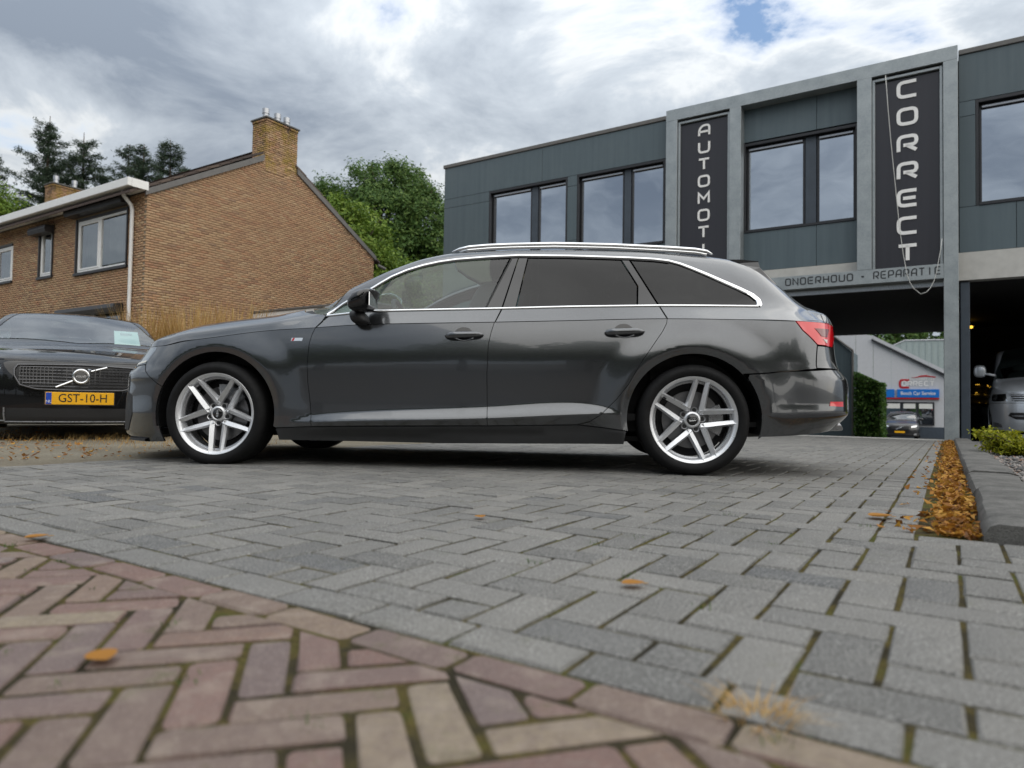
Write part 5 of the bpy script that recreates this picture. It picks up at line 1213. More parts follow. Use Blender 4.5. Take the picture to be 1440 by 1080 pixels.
# ------------------------------------------------------------------ the dark grey estate car
def audi():
    HUBS = ((0, .31), (2.82, .31)); AR = .372
    fold_b = PC([(.40, .255), (.609, .266), (1.65, .301), (2.12, .327), (2.42, .342)]); fold_t = PC([(.40, .262), (.44, .266), (.606, .312), (1.648, .375), (2.118, .404), (2.30, .385), (2.42, .345)])
    def prof(x, z, B):
        zc = B.zc(x); y = -.030*np.clip((z-(zc-.24))/.24, 0, 1.2)**1.6             # upper flank turns in towards the crease
        y = y-.010*sstep(.70, .36, z)                                        # slight hollow low on the doors
        zb, zt = fold_b(x), fold_t(x); amp = .030*sstep(.42, .75, x)*(1-sstep(2.22, 2.42, x)); span = np.maximum(zt-zb, .01)
        fo = np.where(z > zb, np.clip((zt-z)/span, 0, 1), np.clip(1-(zb-z)/.06, -.5, 1)); fo = np.where(z > zb+.004, sstep(-.12, 1.12, fo), fo); y = y+amp*fo
        y = y-.30*np.clip(.235-z, 0, .2)*sstep(.3, .5, x)*(1-sstep(2.4, 2.5, x))    # sill tucks under
        y = y-.10*np.clip(.30-z, 0, .3)*(1-sstep(.3, .5, x))-.16*np.clip(.34-z, 0, .3)*sstep(2.6, 3.2, x)
        for hx, hz in HUBS:
            r_ = np.hypot(x-hx, z-hz); up_ = sstep(-.35, .05, z-hz); fl = .015*sstep(.362, .418, r_)-.016*sstep(.412, .60, r_); y = y+fl*up_
        y = y+.007*sstep(-.30, -.48, x)*np.exp(-((z-.535)/.028)**2)-.006*sstep(-.34, -.52, x)*np.exp(-((z-.41)/.07)**2)
        y = y+.001*np.exp(-((z-.50)/.06)**2)*sstep(3.1, 3.3, x)                     # bumper shelf at the back
        y = y+np.where(x > 3.2, .003*sstep(.41, .37, z)*sstep(3.2, 3.4, x), 0)
        return y
    hood = lambda x: (x, .97, .30, .80, .66, .70, .77)
    rows = [hood(-.75), hood(-.4), hood(0), hood(.3)]
    zc_pts = [(-1.2, .722), (-.52, .722), (-.368, .722), (-.2, .747), (-.019, .770), (.335, .814), (.589, .829), (.892, .848), (1.693, .863), (2.114, .872), (2.673, .884), (3.107, .880), (3.363, .874), (3.6, .876), (4.2, .885)]
    z4_pts = [(-.72, .722), (-.66, .755), (-.60, .80), (-.456, .862), (-.213, .918), (.029, .952), (.2, .972), (.30, .988), (.42, 1.025), (.6, 1.10), (.9, 1.222), (1.05, 1.282), (1.22, 1.335), (1.42, 1.372), (1.8, 1.392), (2.1, 1.392), (2.47, 1.380), (2.8, 1.358), (3.05, 1.332), (3.2, 1.30), (3.27, 1.262), (3.4, 1.175), (3.53, 1.08), (3.63, .985), (3.70, .925), (3.76, .885)]
    zcf, z4f = PC(zc_pts), PC(z4_pts)
    for (x, y1, z1, y2, z2, y3, z3) in ((.64, .835, .907, .80, .945, .755, .985), (.75, .84, .917, .802, .99, .745, 1.075), (.90, .845, .933, .785, 1.07, .72, 1.155), (1.05, .847, .937, .757, 1.163, .685, 1.228), (1.22, .848, .941, .715, 1.238, .65, 1.292), (1.42, .848, .945, .685, 1.278, .62, 1.332), (1.8, .847, .951, .665, 1.303, .60, 1.35),
                                        (2.1, .846, .959, .665, 1.298, .60, 1.35), (2.47, .84, .967, .665, 1.285, .60, 1.340), (2.8, .828, .969, .665, 1.262, .595, 1.318), (3.05, .815, .967, .66, 1.235, .59, 1.292), (3.2, .805, .963, .66, 1.185, .585, 1.25), (3.27, .80, .958, .665, 1.145, .595, 1.205), (3.4, .79, .948, .68, 1.055, .60, 1.105), (3.53, .78, .932, .69, .98, .60, 1.01)):
        zc, z4 = float(zcf(x)), float(z4f(x)); ye = .893; rows.append((x, y1/ye, (z1-zc)/(z4-zc), y2/ye, (z2-zc)/(z4-zc), y3/ye, (z3-zc)/(z4-zc)))
    rows += [(3.63, .95, .42, .86, .60, .74, .76), (3.76, .95, .42, .86, .60, .74, .76)]
    B = Body([(.12, -.74), (.15, -.84), (.19, -.90), (.30, -.895), (.42, -.893), (.50, -.88), (.56, -.872), (.60, -.82), (.65, -.775), (.70, -.735), (.75, -.70), (.8, -.66)],
             [(.2, 3.66), (.238, 3.705), (.30, 3.79), (.363, 3.842), (.433, 3.842), (.543, 3.833), (.60, 3.79), (.636, 3.768), (.743, 3.752), (.89, 3.75), (.95, 3.75)],
             [(-.9, .905), (-.13, .908), (.6, .914), (1.6, .922), (2.4, .918), (2.82, .915), (3.09, .908), (3.9, .905)], -.13, 2.5, 3.09, 3.4, zc_pts, rows, z4_pts, prof)
    root = empty('estate_car'); tag(root, 'dark grey estate car in side view with silver five-double-spoke wheels, on the driveway', 'car')
    root.matrix_world = Matrix(((AEX[0], -AEL[0], AEZ[0], AO[0]), (AEX[1], -AEL[1], AEZ[1], AO[1]), (AEX[2], -AEL[2], AEZ[2], AO[2]), (0, 0, 0, 1)))
    PT = 'paint_grey'; inv = lambda x, z: (float(B.inv(x, z)), z)
    crease = lambda x0, x1, n=24: [(x0+(x1-x0)*i/n, float(B.zc(x0+(x1-x0)*i/n))) for i in range(n+1)]
    CH = [(.655, .915), (.70, .951), (.744, .985), (.82, 1.029), (.893, 1.068), (.96, 1.113), (1.028, 1.157), (1.12, 1.201), (1.217, 1.235), (1.31, 1.259), (1.417, 1.277), (1.617, 1.294), (1.80, 1.303), (2.11, 1.298), (2.47, 1.284), (2.62, 1.275), (2.71, 1.263), (2.775, 1.243), (2.84, 1.214), (2.94, 1.167), (3.04, 1.117), (3.12, 1.077), (3.18, 1.043), (3.212, 1.010), (3.215, .985), (3.205, .972)]
    BT = [(.655, .908), (.926, .935), (1.71, .949), (2.11, .959), (2.63, .967), (3.205, .969)]
    chz, btz = PC([p for p in CH if p[0] < 3.2 and p[1] > .99]), PC(BT)
    def cut(x0, x1, fn, n=14): return [(x0+(x1-x0)*i/n, float(fn(x0+(x1-x0)*i/n))) for i in range(n+1)]
    dF = [(.608, .832), (.590, .79), (.577, .734), (.571, .605), (.576, .5), (.588, .413), (.606, .243)]
    dB = [(1.682, .864), (1.664, .80), (1.652, .738), (1.645, .561), (1.648, .4), (1.653, .262)]
    dR = [(2.673, .884), (2.668, .855), (2.645, .81), (2.609, .757), (2.52, .625), (2.455, .508), (2.39, .425), (2.30, .333), (2.235, .292), (2.168, .275)]
    for sd in (1, -1):
        K = dict(side=sd)
        # front wing, doors, quarter panel
        aF0 = 142; wing = [(-.34, .475)] if False else []
        arcF = arc(0, .31, AR, 155, -11); arcR = arc(2.82, .31, AR, 191, 43)
        wing = [inv(x, z) for x, z in [(-.50, .605)]+arcF+[(.385, .232), (.606, .243)]+dF[::-1][1:]+crease(.60, -.44)+[(-.44, .70), (-.49, .64)]]
        geo_obj('front_wing', panel_geo(B, 'low', [wing], .016, **K), PT, root)
        ex_ = [(x, float(f_(x))+d_) for f_, d_ in ((fold_b, -.006), (fold_b, .0055), (fold_b, .02), (fold_t, -.012), (fold_t, .004)) for x in np.arange(.45, 2.40, .012) if float(fold_t(x)-fold_b(x)) > .036 or f_ is fold_b and d_ < .01]
        d1 = dF+[(1.0, .252)]+dB[::-1]+crease(1.68, .61); g1 = panel_geo(B, 'low', [d1], .018, extra=ex_, **K)
        sh = B.uvp([(.612, .8315)]+cut(.66, 1.715, lambda x: btz(x)-.006)+cut(1.684, .612, lambda x: B.zc(x)+.0006, 30)[0:], .04) if False else None
        def shoulder(x0t, x0b, x1b, x1t):  # between crease and window line
            top = [tuple(q) for q in B.uv(*np.array(cut(x0t, x1t, lambda x: btz(x)-.005, 16)).T)]; bot = [(x, .0015) for x in np.linspace(x1b, x0b, 16)]; return top+bot
        g2 = panel_geo(B, 'up', [shoulder(.672, .612, 1.684, 1.716)], .03, **K); door = geo_obj('front_door', join_geo(g1, g2), PT, root)
        d2 = dB+[(1.9, .267)]+dR[::-1]+crease(2.67, 1.686); g1 = panel_geo(B, 'low', [d2], .018, extra=ex_, **K); g2 = panel_geo(B, 'up', [shoulder(1.722, 1.688, 2.671, 2.634)], .03, **K); rdoor = geo_obj('rear_door', join_geo(g1, g2), PT, root)
        q = dR+[(2.30, .262), (2.448, .243)]+arcR+[(3.107, .571), (3.30, .588), (3.507, .606), (3.517, .743), (3.428, .822), (3.389, .876)]+crease(3.38, 2.677)
        geo_obj('quarter_panel', panel_geo(B, 'low', [[inv(*p) for p in q]], .016, **K), PT, root)
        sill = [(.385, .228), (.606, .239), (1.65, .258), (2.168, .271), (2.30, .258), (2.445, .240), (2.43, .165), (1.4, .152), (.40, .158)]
        geo_obj('sill', panel_geo(B, 'low', [sill], .03, **K), 'sill_shade', root)
        # lamps
        hl = [inv(-.44, .721), inv(-.445, .70), inv(-.495, .64), inv(-.51, .612), (B.s0+.42, .590), (B.s0+.36, .612), (B.s0+.40, .66), (B.s0+.52, .690), inv(-.55, .7215)]
        geo_obj('headlight', panel_geo(B, 'low', [hl], .02, off=.002, **K), 'glass_lamp', root)
        geo_obj('headlight_bowl', panel_geo(B, 'low', [hl], .02, off=-.004, flange=0, **K), 'alloy', root)
        dl_ = [(B.s0+.43, .598), inv(-.505, .622), inv(-.497, .636), (B.s0+.44, .611)]; geo_obj('daylight_strip', panel_geo(B, 'low', [dl_], .02, off=.0028, flange=0, gap=0, **K), 'blinds', root)
        for k in range(3):
            c = B.low(np.array([B.s0+.52+.12*k]), np.array([.635+.012*k]))[0]; mbx = MB().add(*superell((c[0]+.035, sd*(c[1]-.02), c[2]), (.028, .028, .024), 2)); mbx.build('lamp_lens', 'glass_window', root, smooth=True)
        tl = [inv(3.392, .874), inv(3.430, .822), inv(3.519, .743), inv(3.64, .741)]+[(a_, .742) for a_ in (B.s1-.62, B.s1-.50)]+[(B.s1-.42, .80), (B.s1-.46, .868), (B.s1-.62, .872)]+[inv(3.6, .8735)]
        lamp = geo_obj('tail_light', panel_geo(B, 'low', [tl], .02, off=.004, **K), 'tail_red', root)
        ti = [inv(3.50, .838), inv(3.545, .792), (B.s1-.60, .79), (B.s1-.56, .842)]
        geo_obj('lamp_insert', panel_geo(B, 'low', [ti], .02, off=.0065, flange=.003, **K), 'tail_dark', lamp)
        ti = [inv(3.555, .778), inv(3.58, .755), (B.s1-.61, .755), (B.s1-.60, .779)]
        geo_obj('reverse_lens', panel_geo(B, 'low', [ti], .02, off=.0065, flange=.003, **K), 'blinds', lamp)
        # window line: glass, glossy pillars, bright trim
        def U(pts): return B.uvp(pts, .03)
        def region(xl_t, xl_b, xr_t, xr_b, extra=None): return U(cut(xl_t, xr_t, chz, 16)+(extra or [])+cut(xr_b, xl_b, btz, 16))
        fg = U([(.70, .918)]+CH[1:11]+cut(1.45, 1.758, chz, 6)+cut(1.623, .70, btz, 16)[:-1])
        geo_obj('window_glass', panel_geo(B, 'up', [fg], .04, gap=.007, off=-.004, flange=0, **K), 'glass_clear', root)
        geo_obj('b_pillar_trim', panel_geo(B, 'up', [region(1.760, 1.626, 1.804, 1.717), region(1.808, 1.722, 1.861, 1.800)], .03, gap=.0022, off=-.002, **K), 'black_gloss', root)
        geo_obj('window_glass', panel_geo(B, 'up', [region(1.863, 1.802, 2.416, 2.508, [(2.516, 1.095)])], .04, gap=.004, off=-.004, flange=0, **K), 'glass_privacy', root)
        geo_obj('c_pillar_trim', panel_geo(B, 'up', [region(2.420, 2.512, 2.464, 2.628, None) if False else U(cut(2.421, 2.466, chz, 4)+cut(2.630, 2.512, btz, 6)+[(2.52, 1.095)])], .03, gap=.002, off=-.002, **K), 'black_gloss', root)
        qg = U(cut(2.472, 2.70, chz, 10)+CH[17:25]+cut(3.20, 2.636, btz, 14)); geo_obj('window_glass', panel_geo(B, 'up', [qg], .04, gap=.005, off=-.004, flange=0, **K), 'glass_privacy', root)
        rb = MB(); top = U(CH[:-2]); belt = U(BT); rear = U(CH[-4:]); dl = .019
        V1, F1 = strip_on(B, 'up', top, .017, .007, False, sd, wfun=lambda t: .017+.012*max(0, (t-.8)/.2)); rb.add(V1.tolist(), F1.tolist()); V1, F1 = strip_on(B, 'up', belt, .014, .007, False, sd); rb.add(V1.tolist(), F1.tolist())
        V1, F1 = strip_on(B, 'up', rear, .03, .0075, False, sd); rb.add(V1.tolist(), F1.tolist()); rb.build('window_trim', 'chrome', root, auto=60)
        rb = MB(); V1, F1 = strip_on(B, 'up', U([(x, z-.012) for x, z in CH[1:17]]), .008, .003, False, sd); rb.add(V1.tolist(), F1.tolist()); V1, F1 = strip_on(B, 'up', U([(1.626, .955), (1.76, 1.283)]), .006, .002, False, sd); rb.add(V1.tolist(), F1.tolist()); rb.build('window_seal', 'black_plastic', root)
        # dark backing of the crease and shut lines
        rb = MB()
        for pts in ([inv(x, z) for x, z in crease(-.44, 3.6, 60)], dF, dB, [inv(*p) for p in dR], [(.39, .232), (.606, .243), (1.65, .262), (2.168, .275), (2.30, .262), (2.445, .243)]):
            V1, F1 = strip_on(B, 'low', [(a, z-.002) for a, z in pts], .03, .002, False, sd, off=-.013); rb.add(V1.tolist(), F1.tolist())
        rb.build('shut_line_seal', 'black_plastic', root)
        # handles
        for hx, hz, par in ((1.508, .785, door), (2.431, .806, rdoor)):
            c = B.low(np.array([hx]), np.array([hz]))[0]; el = [(hx+.052*math.cos(t)-.005, hz+.012+.036*math.sin(t)) for t in np.linspace(0, 2*math.pi, 28)[:-1]]
            geo_obj('recess_shade', panel_geo(B, 'low', [el], .012, gap=0, off=.0006, flange=0, **K), 'black_gloss', par)  # flat dark ellipse on the door skin, painted shade of the hollow
            n = 22; V = []; F = []
            for i in range(n+1):
                t = -1+2*i/n; xx = hx+.113*t; e = (1-abs(t)**5)**.5 if abs(t) < 1 else 0; hh = .0185*(.25+.75*e)*(1-.12*t); yo = c[1]+.010+.024*(1-t**4); zz_ = hz+.004*t
                for k in range(10): an = 2*math.pi*k/10; V.append((xx, sd*(yo+.011*math.cos(an)*(.3+.7*e)), zz_+hh*math.sin(an)))
            for i in range(n):
                for k in range(10): F.append((i*10+k, i*10+(k+1) % 10, (i+1)*10+(k+1) % 10, (i+1)*10+k))
            F += [tuple(range(10)), tuple(range(n*10, n*10+10))[::-1]]; MB().add(V, F).build('handle', PT, par, smooth=True)
            mb2 = MB().tube([(hx-.055+.11*t, sd*(c[1]+.004), hz-.017-.016*math.sin(math.pi*t)) for t in np.linspace(0, 1, 9)], .0035, 6); mb2.build('handle_rim', PT, par, smooth=True)
        # door mirror
        mc = (.925, .985, .975); m1 = MB(); V, F = superell(mc, (.062, .115, .062), 3.2)
        V = [(x+(.030 if z > mc[2] else .0)*(z-mc[2])/.06-.012*(y-mc[1])/.1, sd*y, z+(.012*(x-mc[0])/.06)) for x, y, z in V]; mir = m1.add(V, F).build('door_mirror', 'black_gloss', root, smooth=True)
        m1 = MB(); V, F = superell((.885, .915, .885), (.05, .075, .042), 2.6); m1.add([(x-(z-.885)*.35, sd*y, z) for x, y, z in V], F); m1.build('mirror_foot', 'black_plastic', mir, smooth=True)
        m1 = MB().box(.984, .990, sd*.90, sd*1.07, .935, 1.015, .003); m1.build('mirror_glass', 'chrome', mir)
        # roof rail
        rp = [(1.372, 1.345), (1.42, 1.362), (1.48, 1.374), (1.6, 1.383), (1.75, 1.388), (2.02, 1.391), (2.37, 1.380), (2.73, 1.359), (2.88, 1.347), (2.95, 1.336), (2.985, 1.318)]
        m1 = MB().tube([(x, sd*(.585-.0*x), z) for x, z in rp], [.006, .011]+[.0135]*7+[.011, .006], 10); m1.tube([(x, sd*.585, z-.018) for x, z in rp[1:-1]], .0115, 8); m1.build('roof_rail', 'chrome', root, smooth=True)
        # wheels, arches
        for wx, ang in ((0, -92+3), (2.82, 5)): make_wheel(root, wx, .905, sd, ang if sd < 0 else ang+20)
        for hx, hz in HUBS:
            m1 = MB(); V = []; F = []; n = 30
            for i in range(n+1):
                a = R(-12+204*i/n)
                for r_, y in ((AR+.003, .895), (AR+.012, .86), (AR+.012, .58)): V.append((hx+r_*math.cos(a), sd*y, hz+r_*math.sin(a)))
            for i in range(n):
                for k in (0, 1): F.append((i*3+k, i*3+k+1, (i+1)*3+k+1, (i+1)*3+k))
            for k in range(1): F.append(tuple(i*3+2 for i in range(n+1)))
            m1.add(V, F).build('arch_liner', 'black_plastic', root)
        m1 = MB(); bd = panel_geo(B, 'low', [[(.466, .768), (.535, .768), (.531, .749), (.462, .749)]], .02, gap=0, off=.0012, flange=.001, **K); geo_obj('wing_badge', bd, 'chrome', root)
        bd = panel_geo(B, 'low', [[(.474, .767), (.486, .767), (.478, .750), (.466, .750)]], .02, gap=0, off=.002, flange=.001, **K); geo_obj('badge_flash', bd, 'logo_red', root)
        rf = [inv(3.592, .423), inv(3.585, .395), (B.s1-.55, .392), (B.s1-.55, .425)]; geo_obj('reflector', panel_geo(B, 'low', [rf], .02, off=.003, flange=.003, **K), 'tail_red', root)
        # exhaust trim
        m1 = MB(); V = []; F = []; n = 20; secs = ((3.58, .565, .285, .95), (3.715, .55, .29, .97), (3.722, .548, .29, .93), (3.715, .55, .29, .84), (3.56, .565, .285, .80))
        for (x, y, z, k_) in secs:
            for i in range(n): a = 2*math.pi*i/n; V.append((x+.03*math.sin(a)*-1+.0*k_, sd*(y+.085*k_*math.cos(a)), z+.042*k_*math.sin(a)))
        for q in range(len(secs)-1):
            for i in range(n): F.append((q*n+i, q*n+(i+1) % n, (q+1)*n+(i+1) % n, (q+1)*n+i))
        m1.add(V, F).build('exhaust_tip', 'alloy_grey', root, smooth=True)
    # parts across the whole width
    K = dict(mirror=True); arcF = arc(0, .31, AR, 205, 155)
    bump_top = [inv(-.50, .600), inv(-.515, .607), (B.s0+.42, .583), (B.s0+.34, .606)]
    fb = [(B.s0, .13), (B.s0+.5, .125), inv(-.33, .135)]+[inv(*p) for p in arcF]+bump_top+[(B.s0+.38, .66), (B.s0+.42, .69), (B.s0, .70)]
    grille = [(B.s0, .27), (B.s0+.24, .27), (B.s0+.33, .40), (B.s0+.35, .56), (B.s0+.31, .655), (B.s0, .665)]; intake = [(B.s0+.38, .20), (B.s0+.60, .195), (B.s0+.66, .295), (B.s0+.64, .42), (B.s0+.56, .445), (B.s0+.40, .36)]
    bump = [(B.s0+.30, .13), (B.s0+.62, .125), inv(-.33, .135)]+[inv(*p) for p in arcF]+bump_top+[(B.s0+.36, .64), (B.s0+.372, .56), (B.s0+.35, .40), (B.s0+.28, .30)]
    g1 = panel_geo(B, 'low', [bump], .018, **K); g2 = panel_geo(B, 'low', [[(B.s0, .13), (B.s0+.30, .13), (B.s0+.28, .27), (B.s0, .255)], [(B.s0, .675), (B.s0+.33, .668), (B.s0+.38, .62), (B.s0+.42, .68), (B.s0+.52, .703), inv(-.55, .719), inv(-.62, .719), (B.s0, .712)]], .03, **K)
    geo_obj('front_bumper', join_geo(g1, g2), PT, root); geo_obj('radiator_grille', panel_geo(B, 'low', [grille], .03, off=-.012, **K), 'black_plastic', root)
    m1 = MB()
    for zz_ in np.linspace(.30, .63, 9):
        p = B.low(np.linspace(B.s0, B.s0+.30, 8), np.full(8, zz_))
        for sd in (1, -1): m1.tube([(x-.002, sd*y, z) for x, y, z in p], .006, 5)
    m1.build('grille_bars', 'dark_metal', root); m1 = MB()
    for sd in (1, -1): V1, F1 = strip_on(B, 'low', [(a, b_) for a, b_ in grille[1:5]], .02, .008, False, sd); m1.add(V1.tolist(), F1.tolist())
    m1.build('grille_frame', 'chrome', root, auto=50)
    geo_obj('air_intake', panel_geo(B, 'low', [intake], .03, off=.003, **K), 'black_plastic', root)

    m1 = MB()
    for q in (-1.5, -.5, .5, 1.5): m1.add(*torus((float(B.xf(.58))-.012, q*.062, .585), .042, .006, 'x', 24, 6))
    m1.build('ring_emblem', 'chrome', root, smooth=True); m1 = MB().box(-.905, -.895, -.26, .26, .385, .495, .003); m1.build('number_plate', 'plate_yellow', root)
    spl = B.low(np.linspace(B.s0, float(B.inv(-.45, .14)), 14), np.full(14, .15)); m1 = MB(); V = []; F = []
    line = [(x, y) for x, y, z in spl[::-1]]+[(x, -y) for x, y, z in spl[1:]]
    for x, y in line: V += [(x+.06, y*.95, .125), (x-.012, y*1.01, .135), (x-.010, y*1.01, .15), (x+.05, y*.96, .165)]
    for i in range(len(line)-1):
        for k in range(3): F.append((i*4+k, i*4+k+1, (i+1)*4+k+1, (i+1)*4+k))
    m1.add(V, F).build('front_splitter', 'dark_metal', root)
    arcR = arc(2.82, .31, AR, 42, -17)
    rbp = [inv(3.112, .567)]+[inv(*p) for p in arcR[1:]]+[inv(3.20, .218), inv(3.59, .245), (B.s1-.4, .25), (B.s1, .26), (B.s1, .60), (B.s1-.4, .605), inv(3.60, .604), inv(3.30, .584)]
    geo_obj('rear_bumper', panel_geo(B, 'low', [rbp], .018, **K), PT, root)
    tg = [inv(3.511, .610), inv(3.522, .737), inv(3.64, .735), (B.s1-.50, .736), (B.s1-.415, .80), (B.s1-.455, .872), (B.s1, .872), (B.s1, .61), (B.s1-.4, .612)]
    g1 = panel_geo(B, 'low', [tg], .03, **K)
    V3 = VK[3]; tgu = [(3.25, V3+.02), (3.40, V3), (3.55, VK[2]+.02), (3.66, .3), (B.s1-.605, .12), (B.s1-.612, .002), (B.s1, .002), (B.s1, VM), (float(B.inv(3.60, .88)), VM), (float(B.inv(3.60, .88)), V3+.18), (3.56, V3+.10), (3.30, V3+.08), (3.25, V3+.08)]
    gl = [(3.255, V3+.085), (3.30, V3+.085), (3.55, V3+.105), (float(B.inv(3.595, .88)), V3+.185), (float(B.inv(3.595, .88)), VM), (3.255, VM)]
    geo_obj('tailgate', join_geo(g1, panel_geo(B, 'up', [tgu], .03, **K)), PT, root); geo_obj('rear_window', panel_geo(B, 'up', [gl], .04, off=-.003, flange=0, **K), 'glass_privacy', root)
    hood_p = [(B.s0, .0015)]+[(a, .0015) for a in np.linspace(B.s0+.1, .604, 40)]+[(.635, .05), (.648, .10), (.60, .22), (.53, .42), (.46, .56), (.33, .85), (.26, VM), (B.s0, VM)]
    geo_obj('bonnet', panel_geo(B, 'up', [hood_p], .025, **K), PT, root)
    cowl = [(.652, .105), (.66, .22), (.64, .35), (.56, .50), (.49, .60), (.37, .86), (.30, VM), (.27, VM), (.335, .85), (.465, .56), (.535, .42), (.605, .22)]
    geo_obj('scuttle', panel_geo(B, 'up', [cowl], .03, off=-.012, **K), 'black_plastic', root)
    wsc = [(.66, .50), (.60, .56), (.50, .605), (.375, .86), (.305, VM), (1.30, VM), (1.33, .9), (1.40, .66), (1.22, .625), (1.05, .62), (.9, .61), (.78, .58)]
    geo_obj('windscreen', panel_geo(B, 'up', [wsc], .04, gap=.004, off=-.002, flange=0, **K), 'glass_clear', root)
    topuv = B.uvp(CH, .03)
    roof = [(.615, .002), (.672, .04)]
    body = topuv+B.uvp([(3.20, .966)]+[(x, z-.004) for x, z in BT[::-1][1:2]], .03)+[(2.640, float(B.uv(2.64, .962)[1])), (2.677, .002)]+[(a, .002) for a in np.linspace(2.75, B.s1-.62, 30)]+[(B.s1-.61, .118), (3.655, .297), (3.545, VK[2]+.017), (3.395, V3-.003), (3.246, V3+.017), (3.246, VM), (1.305, VM), (1.337, .9), (1.408, .655), (1.22, .618), (1.05, .612), (.9, .60), (.78, .57), (.665, .49), (.645, .35), (.662, .22), (.655, .10)]
    geo_obj('body_shell', panel_geo(B, 'up', [body], .025, gap=.001, **K), PT, root)
    # roof spoiler over the rear window
    m1 = MB(); V = []; F = []; n = 12
    for i in range(n+1):
        t = -1+2*i/n; y = .575*t; e = 1-.10*t**4; zt = float(z4f(3.02))+.006-.052*t*t; ze = 1.300-.022*t*t; xe = 3.285-.02*t*t
        V += [(3.00, y*1.01, zt-.004), (3.15, y, (zt+ze)/2+.004), (xe, y*.985, ze), (xe-.004, y*.985, ze-.022), (3.22, y*.97, ze-.03), (3.10, y*.96, zt-.05)]
    for i in range(n):
        for k in range(5): F.append((i*6+k, i*6+k+1, (i+1)*6+k+1, (i+1)*6+k))
    F += [tuple(range(6)), tuple(range(n*6, n*6+6))[::-1]]; m1.add(V, F).build('roof_spoiler', PT, root, auto=40)
    for sd in (1, -1):
        m1 = MB(); m1.add([(3.10, sd*.585, 1.262), (3.262, sd*.572, 1.272), (3.268, sd*.585, 1.235), (3.36, sd*.612, 1.125), (3.34, sd*.622, 1.125), (3.22, sd*.605, 1.215)], [(0, 1, 2, 5), (2, 3, 4, 5)]); m1.build('spoiler_blade', 'black_gloss', root)
    # underbody and cabin
    m1 = MB().box(-.62, 3.1, -.55, .55, .17, .20); m1.box(.42, 2.40, -.82, .82, .165, .20); m1.box(3.1, 3.6, -.75, .75, .27, .3); m1.tube([(.5, .3, .16), (2.4, .3, .15), (3.6, .55, .2)], .035, 8); m1.build('underbody', 'black_plastic', root)
    m1 = MB().box(2.38, 2.43, .60, .80, .125, .17, .01); m1.build('jack_flap', 'black_plastic', root)
    m1 = MB().box(.45, 2.9, -.78, .78, .30, .34); m1.box(.62, .75, -.76, .76, .34, .80); m1.box(2.6, 2.75, -.70, .70, .34, .92); m1.build('cabin_floor', 'interior', root)
    m1 = MB(); V, F = superell((.75, 0, .87), (.24, .76, .085), 3.5, 24, 10); m1.add(V, F); m1.build('dashboard', 'interior', root, smooth=True)
    m1 = MB().add(*torus((0, 0, 0), .185, .016, 'x', 28, 8)); m1.box(-.02, .02, -.06, .06, -.06, .05, .015); m1.box(-.01, .01, -.18, .18, -.02, .02, .008)
    st = m1.build('steering_wheel', 'interior', root, smooth=True); st.location = (1.03, -.36, .90); st.rotation_euler = (0, R(-25), 0)
    for sx, nm in ((1.42, 'front_seat'), (2.30, 'rear_seat')):
        for sy in (.36, -.36):
            m1 = MB(); V, F = superell((0, 0, .30), (.10, .25, .34), 3.4); m1.add([(x+(z-.0)*.30, y, z+.12) for x, y, z in V], F); V, F = superell((-.20, 0, .10), (.27, .25, .09), 3.2); m1.add(V, F)
            se = m1.build(nm, 'seat_cloth', root, smooth=True, loc=(sx, sy, .42)); m1 = MB(); V, F = superell((.225, 0, .86), (.055, .135, .095), 3.); m1.add(V, F); m1.tube([(.20, .05, .7), (.22, .05, .85)], .006, 6); m1.tube([(.20, -.05, .7), (.22, -.05, .85)], .006, 6); m1.build('headrest', 'seat_cloth', se, smooth=True)
    return root
_ph, _ta = R(5), .0045
AEX = Vector((math.cos(_ph)*math.cos(_ta), -math.sin(_ph)*math.cos(_ta), math.sin(_ta))); AEL = Vector((-math.sin(_ph), -math.cos(_ph), 0)); AEZ = AEX.cross(-AEL).normalized()
if AEZ.z < 0: AEZ = -AEZ
AO = Vector((-1.78253, 4.08084, .30166))-AEZ*.31-AEL*.905
audi()
